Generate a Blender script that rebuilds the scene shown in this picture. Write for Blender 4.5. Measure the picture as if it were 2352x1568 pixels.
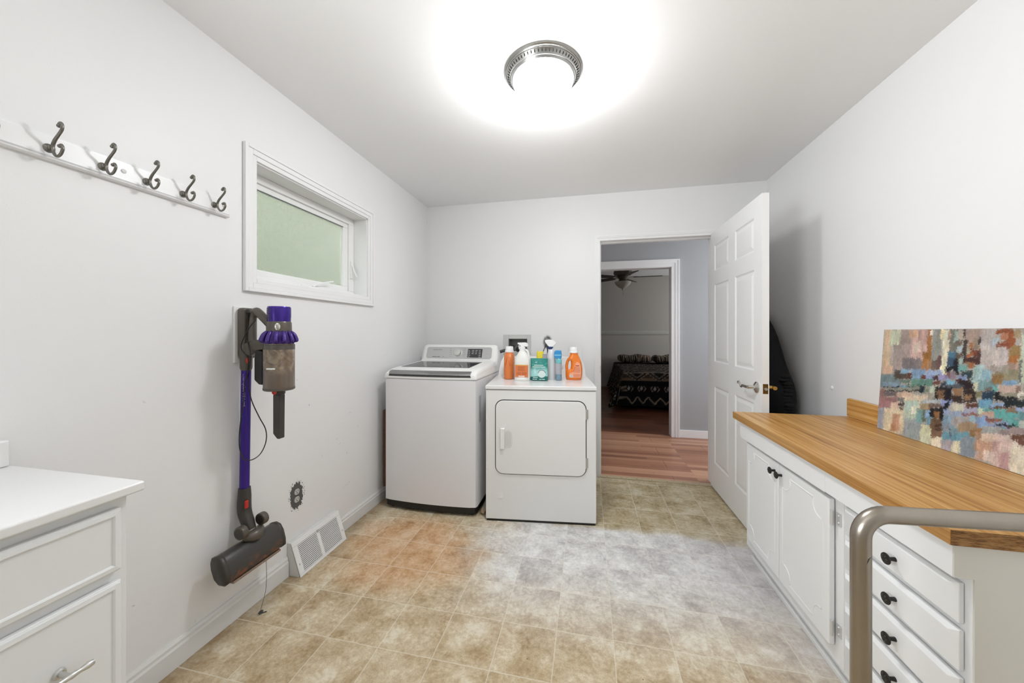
import bpy, bmesh, math, random
import numpy as np
from mathutils import Vector, Matrix
random.seed(7)
for o in list(bpy.data.objects): bpy.data.objects.remove(o, do_unlink=True)
LAMP = 34.0
BULB = 8.5
FILL_BEHIND = 22.0
FILL_HALL = 27
FILL_BEDROOM = 6.5
SKY = 3.1
EXPO = .44
WALLC = 'eeeeee'
CEILC = 'f8f8f8'
S = bpy.context.scene
C = S.collection
PI = math.pi

# ------------------------------------------------------------------ camera
cam_d = bpy.data.cameras.new('camera'); cam = bpy.data.objects.new('camera', cam_d); C.objects.link(cam)
cam_d.sensor_width = 36.0; cam_d.sensor_fit = 'HORIZONTAL'
cam_d.lens = 815.0/2352.0*36.0
cam_d.shift_y = -(784.0-764.0)/2352.0
cam_d.clip_start = .02; cam_d.clip_end = 200
cam.location = (0, 0, 1.23)
cam.rotation_euler = (PI/2, 0, math.atan(174.0/815.0))
S.camera = cam

# ------------------------------------------------------------------ world, exposure, fill lights
W = bpy.data.worlds.new('sky'); S.world = W; W.use_nodes = True
wn = W.node_tree.nodes; wl = W.node_tree.links
bg = wn['Background']
bg.inputs[0].default_value = (.90, .95, 1.0, 1)
bg.inputs[1].default_value = SKY
S.view_settings.view_transform = 'Standard'; S.view_settings.look = 'None'
S.view_settings.gamma = 1.0; S.view_settings.use_curve_mapping = False
S.view_settings.exposure = EXPO

def area(name, loc, rot, sx, sy, power, col=(1, 1, 1), spread=PI):
    l = bpy.data.lights.new(name, 'AREA'); l.shape = 'RECTANGLE'; l.size = sx; l.size_y = sy
    l.energy = power; l.color = col; l.spread = spread
    o = bpy.data.objects.new(name, l); C.objects.link(o); o.location = loc; o.rotation_euler = rot
    return o
area('fill_light_behind', (-1.66, -.50, 1.55), (math.radians(114), 0, math.radians(-62)), 1.0, .85, FILL_BEHIND, (.96, .98, 1), math.radians(125))  # added fill light outside the unseen left window, evens out the room
area('fill_light_hall', (2.85, 3.85, 1.6), (PI/2, 0, PI/2), .9, 1.4, FILL_HALL, (.95, .97, 1))  # added light panel inside the closed hall, stands in for daylight
area('fill_light_bedroom', (3.1, 7.2, 1.5), (PI/2, 0, PI/2), 1.2, 1.2, FILL_BEDROOM, (1, .97, .93))  # added unseen light panel that lifts the dim bedroom

# ------------------------------------------------------------------ materials
def lin(c):
    if isinstance(c, str):
        c = c.lstrip('#'); c = [int(c[i:i+2], 16)/255 for i in (0, 2, 4)]
        return tuple((x/12.92 if x <= .04045 else ((x+.055)/1.055)**2.4) for x in c)+(1,)
    return tuple(c)+((1,) if len(c) == 3 else ())
class NT:
    def __init__(s, name):
        s.m = bpy.data.materials.new(name); s.m.use_nodes = True
        s.n = s.m.node_tree.nodes; s.l = s.m.node_tree.links
        s.b = s.n['Principled BSDF']; s.out = s.n['Material Output']
    def node(s, t, **kw):
        x = s.n.new(t)
        for k, v in kw.items(): setattr(x, k, v)
        return x
    def link(s, a, b): s.l.new(a, b)
    def val(s, sock, v):
        if hasattr(v, 'is_output') or isinstance(v, bpy.types.NodeSocket): s.link(v, sock)
        else: sock.default_value = v
    def math(s, op, a, b=0.0, c=None, clamp=False):
        x = s.node('ShaderNodeMath', operation=op); x.use_clamp = clamp
        s.val(x.inputs[0], a); s.val(x.inputs[1], b)
        if c is not None: s.val(x.inputs[2], c)
        return x.outputs[0]
    def mix(s, f, a, b, mode='MIX'):
        x = s.node('ShaderNodeMix', data_type='RGBA', blend_type=mode)
        s.val(x.inputs[0], f)
        s.val(x.inputs[6], lin(a) if not isinstance(a, bpy.types.NodeSocket) else a)
        s.val(x.inputs[7], lin(b) if not isinstance(b, bpy.types.NodeSocket) else b)
        return x.outputs[2]
    def pos(s):
        return s.node('ShaderNodeNewGeometry').outputs['Position']
    def obj(s):
        return s.node('ShaderNodeTexCoord').outputs['Object']
    def xyz(s, v):
        x = s.node('ShaderNodeSeparateXYZ'); s.link(v, x.inputs[0]); return x.outputs
    def map(s, v, scale=(1, 1, 1), loc=(0, 0, 0), rot=(0, 0, 0)):
        x = s.node('ShaderNodeMapping'); s.link(v, x.inputs[0])
        x.inputs['Location'].default_value = loc; x.inputs['Scale'].default_value = scale; x.inputs['Rotation'].default_value = rot
        return x.outputs[0]
    def noise(s, v, scale, detail=4, rough=.55, dist=0):
        x = s.node('ShaderNodeTexNoise'); s.link(v, x.inputs['Vector'])
        x.inputs['Scale'].default_value = scale; x.inputs['Detail'].default_value = detail
        x.inputs['Roughness'].default_value = rough; x.inputs['Distortion'].default_value = dist
        return x.outputs['Fac']
    def ramp(s, f, stops, interp='LINEAR'):
        x = s.node('ShaderNodeValToRGB'); s.val(x.inputs[0], f); r = x.color_ramp; r.interpolation = interp
        while len(r.elements) < len(stops): r.elements.new(.5)
        for e, (p, c) in zip(r.elements, stops):
            e.position = p; e.color = lin(c) if not isinstance(c, (int, float)) else (c, c, c, 1)
        return x.outputs[0]
    def smooth(s, v, a, b):
        x = s.node('ShaderNodeMapRange', interpolation_type='SMOOTHSTEP'); s.val(x.inputs[0], v)
        x.inputs[1].default_value = a; x.inputs[2].default_value = b
        return x.outputs[0]
    def bump(s, h, strength=.3, dist=.002):
        x = s.node('ShaderNodeBump'); s.val(x.inputs['Height'], h)
        x.inputs['Strength'].default_value = strength; x.inputs['Distance'].default_value = dist
        s.link(x.outputs[0], s.b.inputs['Normal'])
    def col(s, c): s.val(s.b.inputs['Base Color'], lin(c) if not isinstance(c, bpy.types.NodeSocket) else c)
    def set(s, rough=None, metal=None, spec=None, coat=None, trans=None, ior=None, alpha=None):
        for k, v in (('Roughness', rough), ('Metallic', metal), ('Specular IOR Level', spec), ('Coat Weight', coat),
                     ('Transmission Weight', trans), ('IOR', ior), ('Alpha', alpha)):
            if v is not None: s.val(s.b.inputs[k], v)
        return s
MC = {}
def M(name, c, rough=.5, metal=0, spec=.5, coat=0, var=.04, nscale=8, bump=0, bscale=200, trans=None):
    if name in MC: return MC[name]
    t = NT(name); p = t.obj()
    n = t.noise(p, nscale, 3)
    t.col(t.mix(n, tuple(x*(1-var) for x in lin(c)[:3]), tuple(min(1, x*(1+var)) for x in lin(c)[:3])))
    t.set(rough, metal, spec, coat, trans)
    if bump: t.bump(t.noise(p, bscale, 2), bump, .001)
    MC[name] = t.m; return t.m

# painted walls: orange-peel roller texture, faint scuffs
def wall_mat(name, c, scuff=0.0):
    t = NT(name); p = t.pos(); x, y, z = t.xyz(p)
    base = t.mix(t.noise(p, 1.3, 3), tuple(v*.975 for v in lin(c)[:3]), c)
    if scuff:
        n1 = t.smooth(t.noise(t.map(p, (1, 1, 1.6)), 16, 6, .65, .6), .64, .74)
        n2 = t.smooth(t.noise(p, 2.2, 2), .52, .64)
        low = t.smooth(z, 1.25, .75)
        f = t.math('MULTIPLY', t.math('MULTIPLY', n1, n2), t.math('MULTIPLY', low, scuff))
        base = t.mix(f, base, '8d8c88')
        sp = t.node('ShaderNodeTexVoronoi'); t.link(p, sp.inputs['Vector']); sp.inputs['Scale'].default_value = 5.5
        d = t.math('MULTIPLY', t.math('LESS_THAN', sp.outputs['Distance'], .02), t.math('GREATER_THAN', t.noise(p, 1.7, 1), .5))
        base = t.mix(t.math('MULTIPLY', d, .6), base, '6c6a66')
    t.col(base); t.set(.42, spec=.35)
    t.bump(t.noise(p, 260, 3), .12, .0015)
    return t.m
m_wall = wall_mat('wall_paint', WALLC)
m_wall_l = wall_mat('wall_paint_scuffed', WALLC, 1.0)
m_ceil = wall_mat('ceiling_paint', CEILC)
m_hall = wall_mat('hall_paint', 'a9abae')
m_bed = wall_mat('bedroom_paint', 'b4b0a8')
m_trim = M('white_trim_enamel', 'efefef', .32, var=.01)
m_door = M('white_door_paint', 'efefee', .35, var=.012)
m_cab = M('white_cabinet_paint', 'eceded', .35, var=.015, nscale=5)
m_cabside = M('shaded_cabinet_side_paint', 'd6d3ca', .4, var=.03)  # shade on the cabinet end mixed into its paint colour
m_base = M('baseboard_paint', 'e2e2e0', .4, var=.04, nscale=14)

# vinyl floor
def floor_mat():
    t = NT('sheet_vinyl'); p = t.pos(); x, y, z = t.xyz(p)
    P_ = .2255
    u = t.math('DIVIDE', t.math('SUBTRACT', x, .100), P_); v = t.math('DIVIDE', t.math('SUBTRACT', y, 1.247), P_)
    fu = t.math('FRACT', t.math('ADD', u, 100.0)); fv = t.math('FRACT', t.math('ADD', v, 100.0))
    du = t.math('MINIMUM', fu, t.math('SUBTRACT', 1.0, fu)); dv = t.math('MINIMUM', fv, t.math('SUBTRACT', 1.0, fv))
    d = t.math('MINIMUM', du, dv)
    line = t.smooth(d, .0125, .0055)
    cell = t.node('ShaderNodeCombineXYZ'); t.link(t.math('FLOOR', u), cell.inputs[0]); t.link(t.math('FLOOR', v), cell.inputs[1])
    wnz = t.node('ShaderNodeTexWhiteNoise', noise_dimensions='2D'); t.link(cell.outputs[0], wnz.inputs['Vector'])
    off = t.node('ShaderNodeVectorMath', operation='MULTIPLY_ADD'); t.link(wnz.outputs['Color'], off.inputs[0]); off.inputs[1].default_value = (7, 7, 7); t.link(p, off.inputs[2])
    q = off.outputs[0]
    n1 = t.noise(q, 7.5, 8, .68, .15); n2 = t.noise(q, 60, 5, .75, .1); n3 = t.noise(q, 150, 3, .6)
    nn = t.math('ADD', t.math('MULTIPLY', n1, .60), t.math('ADD', t.math('MULTIPLY', n2, .30), t.math('MULTIPLY', n3, .10)))
    nn = t.math('ADD', nn, t.math('MULTIPLY', t.math('SUBTRACT', wnz.outputs['Value'], .5), .02))
    tan = t.ramp(nn, [(.35, '9f8764'), (.44, 'baa381'), (.52, 'd0bf9f'), (.61, 'e6dcc6')])
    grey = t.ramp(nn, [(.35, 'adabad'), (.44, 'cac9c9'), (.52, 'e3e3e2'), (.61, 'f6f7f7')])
    brown = t.ramp(nn, [(.36, '8a7654'), (.44, 'ab9a76'), (.52, 'c2b596'), (.60, 'd3ccb4')])
    orange = t.ramp(nn, [(.36, 'a8764a'), (.44, 'c39365'), (.52, 'd4aa80'), (.60, 'e0c09c')])
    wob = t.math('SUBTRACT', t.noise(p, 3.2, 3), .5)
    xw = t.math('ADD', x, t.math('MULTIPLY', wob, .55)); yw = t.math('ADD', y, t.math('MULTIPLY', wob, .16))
    # glare painted grey-lilac mid-room, brown towards the doorway, orange patch by the register
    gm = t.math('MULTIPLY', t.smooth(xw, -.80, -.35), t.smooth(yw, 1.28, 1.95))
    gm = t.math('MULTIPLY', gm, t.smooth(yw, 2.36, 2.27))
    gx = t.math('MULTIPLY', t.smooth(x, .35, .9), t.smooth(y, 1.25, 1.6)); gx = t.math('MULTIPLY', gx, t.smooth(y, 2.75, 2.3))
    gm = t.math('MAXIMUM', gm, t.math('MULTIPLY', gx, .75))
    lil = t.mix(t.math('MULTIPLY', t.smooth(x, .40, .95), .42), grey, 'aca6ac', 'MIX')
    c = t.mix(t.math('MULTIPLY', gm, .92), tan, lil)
    c = t.mix(t.math('MULTIPLY', t.smooth(yw, 2.26, 2.36), .85), c, brown)
    ex = t.math('DIVIDE', t.math('ADD', xw, 1.0), .46); ey = t.math('DIVIDE', t.math('SUBTRACT', yw, 1.86), .40)
    r2 = t.math('ADD', t.math('MULTIPLY', ex, ex), t.math('MULTIPLY', ey, ey))
    c = t.mix(t.math('MULTIPLY', t.smooth(r2, 1.1, .15), .80), c, orange)
    # darker brown along the left baseboard
    gr = t.math('MULTIPLY', t.smooth(t.math('ADD', x, t.math('MULTIPLY', wob, .15)), -1.33, -1.49), .55)
    c = t.mix(gr, c, '6b5236')
    vo = t.node('ShaderNodeTexVoronoi'); t.link(p, vo.inputs['Vector']); vo.inputs['Scale'].default_value = 7
    c = t.mix(t.math('MULTIPLY', t.math('LESS_THAN', vo.outputs['Distance'], .018), .7), c, '4a4038')
    c = t.mix(t.math('MULTIPLY', line, .5), c, 'e9e3d4')
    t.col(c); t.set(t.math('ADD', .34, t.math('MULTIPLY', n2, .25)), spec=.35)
    t.bump(t.math('ADD', t.math('MULTIPLY', n2, .3), t.math('MULTIPLY', line, -1.0)), .18, .0015)
    return t.m
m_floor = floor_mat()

def plank_mat(name, cols, L=.9, Hh=.064):
    t = NT(name); p = t.pos()
    b = t.node('ShaderNodeTexBrick'); t.link(p, b.inputs['Vector'])
    b.offset = .37; b.offset_frequency = 3; b.inputs['Scale'].default_value = 1
    b.inputs['Brick Width'].default_value = L; b.inputs['Row Height'].default_value = Hh
    b.inputs['Mortar Size'].default_value = .0012; b.inputs['Bias'].default_value = 0
    b.inputs['Color1'].default_value = (0, 0, 0, 1); b.inputs['Color2'].default_value = (1, 1, 1, 1); b.inputs['Mortar'].default_value = (.2, .2, .2, 1)
    g = t.noise(t.map(p, (2.5, 60, 1)), 1, 4)
    f = t.math('ADD', t.math('MULTIPLY', b.outputs['Color'], .6), t.math('MULTIPLY', g, .4))
    c = t.ramp(f, [(.15, cols[0]), (.45, cols[1]), (.8, cols[2])])
    b2 = t.node('ShaderNodeTexBrick'); t.link(p, b2.inputs['Vector']); b2.offset = .41; b2.inputs['Scale'].default_value = 1
    b2.inputs['Brick Width'].default_value = 1.2; b2.inputs['Row Height'].default_value = .192; b2.inputs['Mortar Size'].default_value = .0018
    c = t.mix(t.math('MULTIPLY', b2.outputs['Fac'], .75), c, '2a1810')
    t.col(c); t.set(.33, spec=.5); return t.m
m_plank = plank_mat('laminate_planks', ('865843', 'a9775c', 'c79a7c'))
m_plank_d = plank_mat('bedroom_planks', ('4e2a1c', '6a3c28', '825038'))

def counter_mat(name, dark=1.0, grain='y'):
    t = NT(name); p = t.pos()
    sc1 = (75, 1.3, 75) if grain == 'y' else (1.5, 42, 42)
    sc2 = (300, 6, 300)
    n1 = t.noise(t.map(p, sc1), 1, 4, .6, .15); n2 = t.noise(t.map(p, sc2), 1, 3, .6)
    n3 = t.noise(t.map(p, (9, .5, 9)), 1, 2)
    f = t.math('ADD', t.math('MULTIPLY', n1, .55), t.math('ADD', t.math('MULTIPLY', n2, .25), t.math('MULTIPLY', n3, .2)))
    k = dark
    cs = ['8a5a28', 'b8833f', 'cf9f5d', 'e0bd88']
    c = t.ramp(f, [(.33, cs[0]), (.44, cs[1]), (.53, cs[2]), (.66, cs[3])])
    if k != 1: c = t.mix(1.0, c, (k, k*.93, k*.85), 'MULTIPLY')
    t.col(c); t.set(.36, spec=.45); return t.m
m_counter = counter_mat('woodgrain_laminate')
m_counter_edge = counter_mat('woodgrain_laminate_edge', .72)
def chip_mat():
    t = NT('raw_particle_board'); p = t.pos()
    n = t.noise(t.map(p, (40, 40, 320)), 1, 4, .7); t.col(t.ramp(n, [(.35, '4e3218'), (.5, '8b6236'), (.65, 'a88150')])); t.set(.8); return t.m
m_chip = chip_mat()
m_steel = M('brushed_stainless_tube', 'a39b90', .30, 1.0, var=.08, nscale=25)
m_nickel = M('brushed_nickel', 'cfcfcc', .36, 1.0, var=.03)
m_nickel_dark = M('satin_nickel_hook', '7d7b74', .33, 1.0, var=.05)
m_chrome = M('worn_chrome', 'c9c7c0', .12, 1.0)
m_brass = M('brass', 'c8a860', .25, 1.0, var=.1, nscale=90)
m_brass_d = M('tarnished_brass', '7d6238', .4, 1.0, var=.3, nscale=120)
m_black = M('black_iron', '23221f', .45, .3, var=.1)
m_blackp = M('black_plastic', '171717', .4)
m_washer = M('washer_grey_enamel', 'e8e8ea', .32, .0, .5, var=.01)
m_white = M('white_enamel', 'ededec', .25, coat=.2, var=.005)
m_wplastic = M('white_plastic', 'f0f0ee', .4, var=.01)
m_silver = M('washer_silver_panel', 'c4c4c4', .28, .75, var=.02)
m_purple = M('purple_anodised', '3c2486', .25, .5, var=.05)
m_purple_d = M('purple_plastic', '442a7e', .3, .3, var=.1, nscale=60)
m_vgrey = M('bronze_grey_plastic', '5d564e', .34, .25, var=.08, nscale=30)
m_vdark = M('dark_bronze_plastic', '3b3733', .4, .1, var=.15, nscale=30)
m_red = M('red_plastic', 'c02a22', .4)
m_orange = M('orange_plastic', 'ec7d20', .3, coat=.3, var=.03)

# ------------------------------------------------------------------ geometry helpers
class MB:
    def __init__(s): s.v = []; s.f = []
    def add(s, vs, fs):
        b = len(s.v); s.v += [tuple(v) for v in vs]; s.f += [tuple(i+b for i in f) for f in fs]; return s
    def box(s, x0, x1, y0, y1, z0, z1):
        v = [(x, y, z) for z in (z0, z1) for y in (y0, y1) for x in (x0, x1)]
        return s.add(v, [(0, 2, 3, 1), (4, 5, 7, 6), (0, 1, 5, 4), (2, 6, 7, 3), (0, 4, 6, 2), (1, 3, 7, 5)])
    def tube(s, pts, r, n=12, closed=False, caps=True, smooth=0, flat=None):
        pts = [Vector(p) for p in pts]; rs = r if isinstance(r, (list, tuple)) else [r]*len(pts)
        if smooth:
            np_, nr = [], []
            for i in range(len(pts)-1):
                p0 = pts[max(i-1, 0)]; p1 = pts[i]; p2 = pts[i+1]; p3 = pts[min(i+2, len(pts)-1)]
                for k in range(smooth):
                    t = k/smooth
                    np_.append(.5*((2*p1)+(p2-p0)*t+(2*p0-5*p1+4*p2-p3)*t*t+(3*p1-p0-3*p2+p3)*t**3)); nr.append(rs[i]*(1-t)+rs[i+1]*t)
            np_.append(pts[-1]); nr.append(rs[-1]); pts, rs = np_, nr
        m = len(pts); T = []
        for i in range(m):
            a = pts[max(i-1, 0)]; b = pts[min(i+1, m-1)]
            T.append((b-a).normalized() if (b-a).length > 1e-9 else Vector((0, 0, 1)))
        up = Vector((0, 0, 1)) if abs(T[0].z) < .9 else Vector((1, 0, 0))
        u = (up-T[0]*up.dot(T[0])).normalized(); vs = []; fs = []
        for i in range(m):
            u = (u-T[i]*u.dot(T[i])).normalized(); w = T[i].cross(u)
            for k in range(n):
                a = 2*PI*k/n; vs.append(pts[i]+(u*math.cos(a)+w*math.sin(a))*rs[i])
        for i in range(m-1):
            for k in range(n):
                k2 = (k+1) % n; fs.append((i*n+k, i*n+k2, (i+1)*n+k2, (i+1)*n+k))
        if caps: fs += [tuple(range(n-1, -1, -1)), tuple((m-1)*n+k for k in range(n))]
        return s.add(vs, fs)
    def cyl(s, a, b, r, r2=None, n=24): return s.tube([a, b], [r, r if r2 is None else r2], n)
    def lathe(s, prof, c=(0, 0, 0), n=32, axis='z', sy=1.0):
        vs = []; fs = []; m = len(prof)
        for (r, h) in prof:
            for k in range(n):
                a = 2*PI*k/n; x, y = r*math.cos(a), r*math.sin(a)*sy
                p = (x, y, h) if axis == 'z' else ((h, x, y) if axis == 'x' else (x, h, y))
                vs.append((c[0]+p[0], c[1]+p[1], c[2]+p[2]))
        for i in range(m-1):
            for k in range(n):
                k2 = (k+1) % n; fs.append((i*n+k, i*n+k2, (i+1)*n+k2, (i+1)*n+k))
        fs += [tuple(range(n-1, -1, -1)), tuple((m-1)*n+k for k in range(n))]
        return s.add(vs, fs)
    def sphere(s, c, r, n=16):
        r = (r, r, r) if not isinstance(r, (tuple, list)) else r
        prof = [(max(math.cos(a), 1e-4), math.sin(a)) for a in [-PI/2+PI*i/(n//2) for i in range(n//2+1)]]
        t = MB().lathe(prof, n=n)
        return s.add([(c[0]+x*r[0], c[1]+y*r[1], c[2]+z*r[2]) for x, y, z in t.v], t.f)
    def prism(s, poly, axis, a0, a1):
        n = len(poly)
        def P(p, a): return (a, p[0], p[1]) if axis == 'x' else ((p[0], a, p[1]) if axis == 'y' else (p[0], p[1], a))
        vs = [P(p, a0) for p in poly]+[P(p, a1) for p in poly]
        fs = [tuple(range(n)), tuple(range(2*n-1, n-1, -1))]+[(i, i+n, (i+1) % n+n, (i+1) % n) for i in range(n)]
        return s.add(vs, fs)
    def loft(s, rings, caps=True):
        n = len(rings[0]); vs = [p for r in rings for p in r]; fs = []
        for i in range(len(rings)-1):
            for k in range(n):
                k2 = (k+1) % n; fs.append((i*n+k, i*n+k2, (i+1)*n+k2, (i+1)*n+k))
        if caps: fs += [tuple(range(n-1, -1, -1)), tuple((len(rings)-1)*n+k for k in range(n))]
        return s.add(vs, fs)
    def xf(s, mat): s.v = [tuple(mat @ Vector(v)) for v in s.v]; return s
    def build(s, name, mat, parent=None, bevel=0, seg=2, smooth=False, sub=0, ang=40):
        me = bpy.data.meshes.new(name); me.from_pydata(s.v, [], s.f); me.update()
        bm = bmesh.new(); bm.from_mesh(me); bmesh.ops.recalc_face_normals(bm, faces=bm.faces); bm.to_mesh(me); bm.free()
        o = bpy.data.objects.new(name, me); C.objects.link(o); me.materials.append(mat)
        if smooth or bevel or sub:
            for p in me.polygons: p.use_smooth = True
            me.set_sharp_from_angle(angle=math.radians(ang))
        if bevel:
            b = o.modifiers.new('bevel', 'BEVEL'); b.width = bevel; b.segments = seg; b.limit_method = 'ANGLE'; b.angle_limit = math.radians(40); b.harden_normals = True
        if sub:
            b = o.modifiers.new('sub', 'SUBSURF'); b.levels = sub; b.render_levels = sub
        if parent: attach(o, parent)
        return o
def wmat(o):
    m = o.matrix_basis.copy()
    if o.parent: m = wmat(o.parent) @ o.matrix_parent_inverse @ m
    return m
LOCAL = [False]
def attach(o, p):
    o.parent = p
    if not LOCAL[0]: o.matrix_parent_inverse = wmat(p).inverted()
def tag(o, label, cat=None, group=None, kind=None):
    o['label'] = label
    if cat: o['category'] = cat
    if group: o['group'] = group
    if kind: o['kind'] = kind
    return o
def thing(name, label, cat, loc=(0, 0, 0), rz=0):
    o = bpy.data.objects.new(name, None); C.objects.link(o); o.location = loc; o.rotation_euler = (0, 0, rz)
    o.empty_display_size = .05
    return tag(o, label, cat)
def struct(o, label=None):
    o['kind'] = 'structure'
    if label: o['label'] = label
    return o
def part(o, label): o['label'] = label; return o
def holewall(axis, a0, a1, u0, u1, z0, z1, hu0, hu1, hz0, hz1):
    m = MB()
    def b(ua, ub, za, zb):
        if ub-ua < 1e-6 or zb-za < 1e-6: return
        if axis == 'x': m.box(a0, a1, ua, ub, za, zb)
        else: m.box(ua, ub, a0, a1, za, zb)
    b(u0, hu0, z0, z1); b(hu1, u1, z0, z1); b(hu0, hu1, z0, hz0); b(hu0, hu1, hz1, z1)
    return m
def text_mesh(name, txt, size, mat, parent, M4, depth=.0004):
    cu = bpy.data.curves.new(name, 'FONT'); cu.body = txt; cu.size = size; cu.extrude = depth; cu.align_x = 'CENTER'; cu.align_y = 'CENTER'
    ob = bpy.data.objects.new(name+'_tmp', cu); C.objects.link(ob)
    dg = bpy.context.evaluated_depsgraph_get(); me = bpy.data.meshes.new_from_object(ob.evaluated_get(dg))
    bpy.data.objects.remove(ob, do_unlink=True)
    me.transform(M4); o = bpy.data.objects.new(name, me); C.objects.link(o); me.materials.clear(); me.materials.append(mat)
    attach(o, parent); return o
def mat4(loc, X, Y):
    X = Vector(X).normalized(); Y = Vector(Y).normalized(); Z = X.cross(Y)
    m = Matrix.Identity(4)
    for i in range(3): m[i][0] = X[i]; m[i][1] = Y[i]; m[i][2] = Z[i]; m[i][3] = loc[i]
    return m

# ------------------------------------------------------------------ room shell
XL, XR, YB, ZC = -1.49, 1.366, 3.13, 2.42
YF = -1.5
struct(MB().box(XL-.12, XR+.12, YF-.12, YB, -.1, 0).build('floor', m_floor), 'patchy beige sheet vinyl floor printed with square tiles')
struct(MB().box(XL-.12, XR+.12, YF-.12, YB+.12, ZC, ZC+.1).build('ceiling', m_ceil), 'plain white painted ceiling')
wl_ = holewall('x', XL-.14, XL, .20, YB+.12, 0, ZC, 1.345, 2.188, 1.478, 2.015)
wl2 = holewall('x', XL-.14, XL, YF-.12, .20, 0, ZC, -1.02, .02, 1.10, 2.0)
wl_.add(wl2.v, wl2.f)
struct(wl_.build('wall_left', m_wall_l), 'white left wall with scuffs and a small window')
wb = holewall('y', YB, YB+.12, XL, XR, 0, ZC, .085, .965, 0, 2.03)
# recess for the washer outlet box: rebuild left portion with a hole
wb = MB()
for (a, b, c, d) in ((XL, -.70, 0, ZC), (-.529, .085, 0, ZC), (-.70, -.529, 0, 1.075), (-.70, -.529, 1.176, ZC), (.085, .992, 2.03, ZC), (.992, XR, 0, ZC)):
    wb.box(a, b, YB, YB+.12, c, d)
struct(wb.build('wall_back', m_wall), 'white back wall behind the laundry machines')
struct(MB().box(XR, XR+.12, YF-.12, YB+.12, 0, ZC).build('wall_right', m_wall), 'white right wall behind the counter')
struct(MB().box(XL, XR, YF-.12, YF, 0, ZC).build('wall_front', m_wall))
# unseen window added in the left wall to let in fill light
w2 = MB(); w2.box(XL-.12, XL-.08, -1.02, .02, 1.10, 1.14); w2.box(XL-.12, XL-.08, -1.02, .02, 1.96, 2.0); w2.box(XL-.12, XL-.08, -1.02, -.98, 1.14, 1.96); w2.box(XL-.12, XL-.08, -.02, .02, 1.14, 1.96)
struct(w2.build('fill_window', m_trim))

# baseboard on the left wall
def baseboard(x0, dirn, y0, y1, h=.098, th=.014):
    return MB().prism([(x0, 0), (x0+dirn*th, 0), (x0+dirn*th, h*.72), (x0+dirn*th*.72, h*.80), (x0+dirn*th*.72, h*.90), (x0+dirn*th*.35, h), (x0, h)], 'y', y0, y1)
bb = baseboard(XL, 1, .60, 1.517); bb2 = baseboard(XL, 1, 1.868, YB, .086)
bb.add(bb2.v, bb2.f)
struct(bb.build('baseboard_left', m_base), 'scuffed white baseboard along the left wall')
bb = MB().prism([(YB, 0), (YB-.014, 0), (YB-.014, .07), (YB-.006, .09), (YB, .09)], 'x', XL+.014, .04)
struct(bb.build('baseboard_back', m_base))

# door casing (room side) and jambs
dc = MB()
def casing_profile_v(m, xin, xout, y, z0, z1):
    w = xout-xin
    m.box(min(xin, xin+w*.55), max(xin, xin+w*.55), y-.010, y, z0, 2.015)
    m.box(min(xin+w*.55, xin+w*.85), max(xin+w*.55, xin+w*.85), y-.015, y, z0, 2.035)
    m.box(min(xin+w*.85, xout), max(xin+w*.85, xout), y-.018, y, z0, 2.047)
casing_profile_v(dc, .103, .058, YB, 0, 2.06)
casing_profile_v(dc, .985, 1.030, YB, 0, 2.06)
dc.box(.0783, 1.0097, YB-.010, YB, 2.015, 2.035); dc.box(.0648, 1.0233, YB-.015, YB, 2.035, 2.047); dc.box(.058, 1.030, YB-.018, YB, 2.047, 2.06)
dc.box(.085, .103, YB, YB+.12, 0, 2.03); dc.box(.985, .992, YB, YB+.12, 0, 2.03); dc.box(.085, .992, YB, YB+.12, 2.015, 2.03)
dc.box(.103, .113, YB+.045, YB+.085, 0, 2.005); dc.box(.103, .985, YB+.045, YB+.085, 2.003, 2.015)
d1 = struct(dc.build('trim_1', m_trim), 'white door casing around the opening to the hall')
sp = MB().box(.1015, .1045, YB+.012, YB+.040, .885, .945).build('strike_plate', m_brass_d, d1, bevel=.001)
th = MB().box(.103, .985, YB-.02, YB+.03, 0, .006)
t3 = struct(th.build('trim_2', M('threshold_strip', 'b8a88a', .45, var=.2, nscale=30), bevel=.002), 'pale threshold strip under the open doorway')
for i in range(7):
    MB().cyl((.16+i*.12, YB-.008, .0055), (.16+i*.12, YB-.008, .0075), .003, n=8).build('nail', m_black, t3)

# ------------------------------------------------------------------ window on the left wall
wroot = thing('window_1', 'small white awning window with frosted glass above the cordless vacuum', 'window', (XL, 1.77, 1.75)); del wroot['category']; wroot['kind'] = 'structure'
Y0, Y1, Z0, Z1 = 1.345, 2.188, 1.478, 2.015
cs = MB()
for k, (g, t) in enumerate(((.0, .010), (.022, .014), (.046, .018))):
    g2 = (.022, .046, .062)[k]
    x1 = XL+t
    cs.box(XL, x1, Y0-g2, Y0-g, Z0-g2, Z1+g2); cs.box(XL, x1, Y1+g, Y1+g2, Z0-g2, Z1+g2)
    cs.box(XL, x1, Y0-g, Y1+g, Z0-g2, Z0-g); cs.box(XL, x1, Y0-g, Y1+g, Z1+g, Z1+g2)
cs.build('window_casing', m_trim, wroot, bevel=.0025)
rv = MB(); xo = XL-.13
rv.box(xo, XL, Y0, Y0+.006, Z0, Z1); rv.box(xo, XL, Y1-.006, Y1, Z0, Z1); rv.box(xo, XL, Y0, Y1, Z0, Z0+.006); rv.box(xo, XL, Y0, Y1, Z1-.006, Z1)
rv.build('window_reveal', m_trim, wroot)
fr = MB(); xa, xb = XL-.135, XL-.100
fr.box(xa, xb, Y0+.006, Y1-.006, Z1-.045, Z1-.006); fr.box(xa, xb, Y0+.006, Y1-.006, Z0+.006, Z0+.035)
fr.box(xa, xb, Y0+.006, Y0+.05, Z0+.035, Z1-.045); fr.box(xa, xb, Y1-.055, Y1-.006, Z0+.035, Z1-.045)
fr.build('window_frame', m_wplastic, wroot, bevel=.003)
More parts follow.
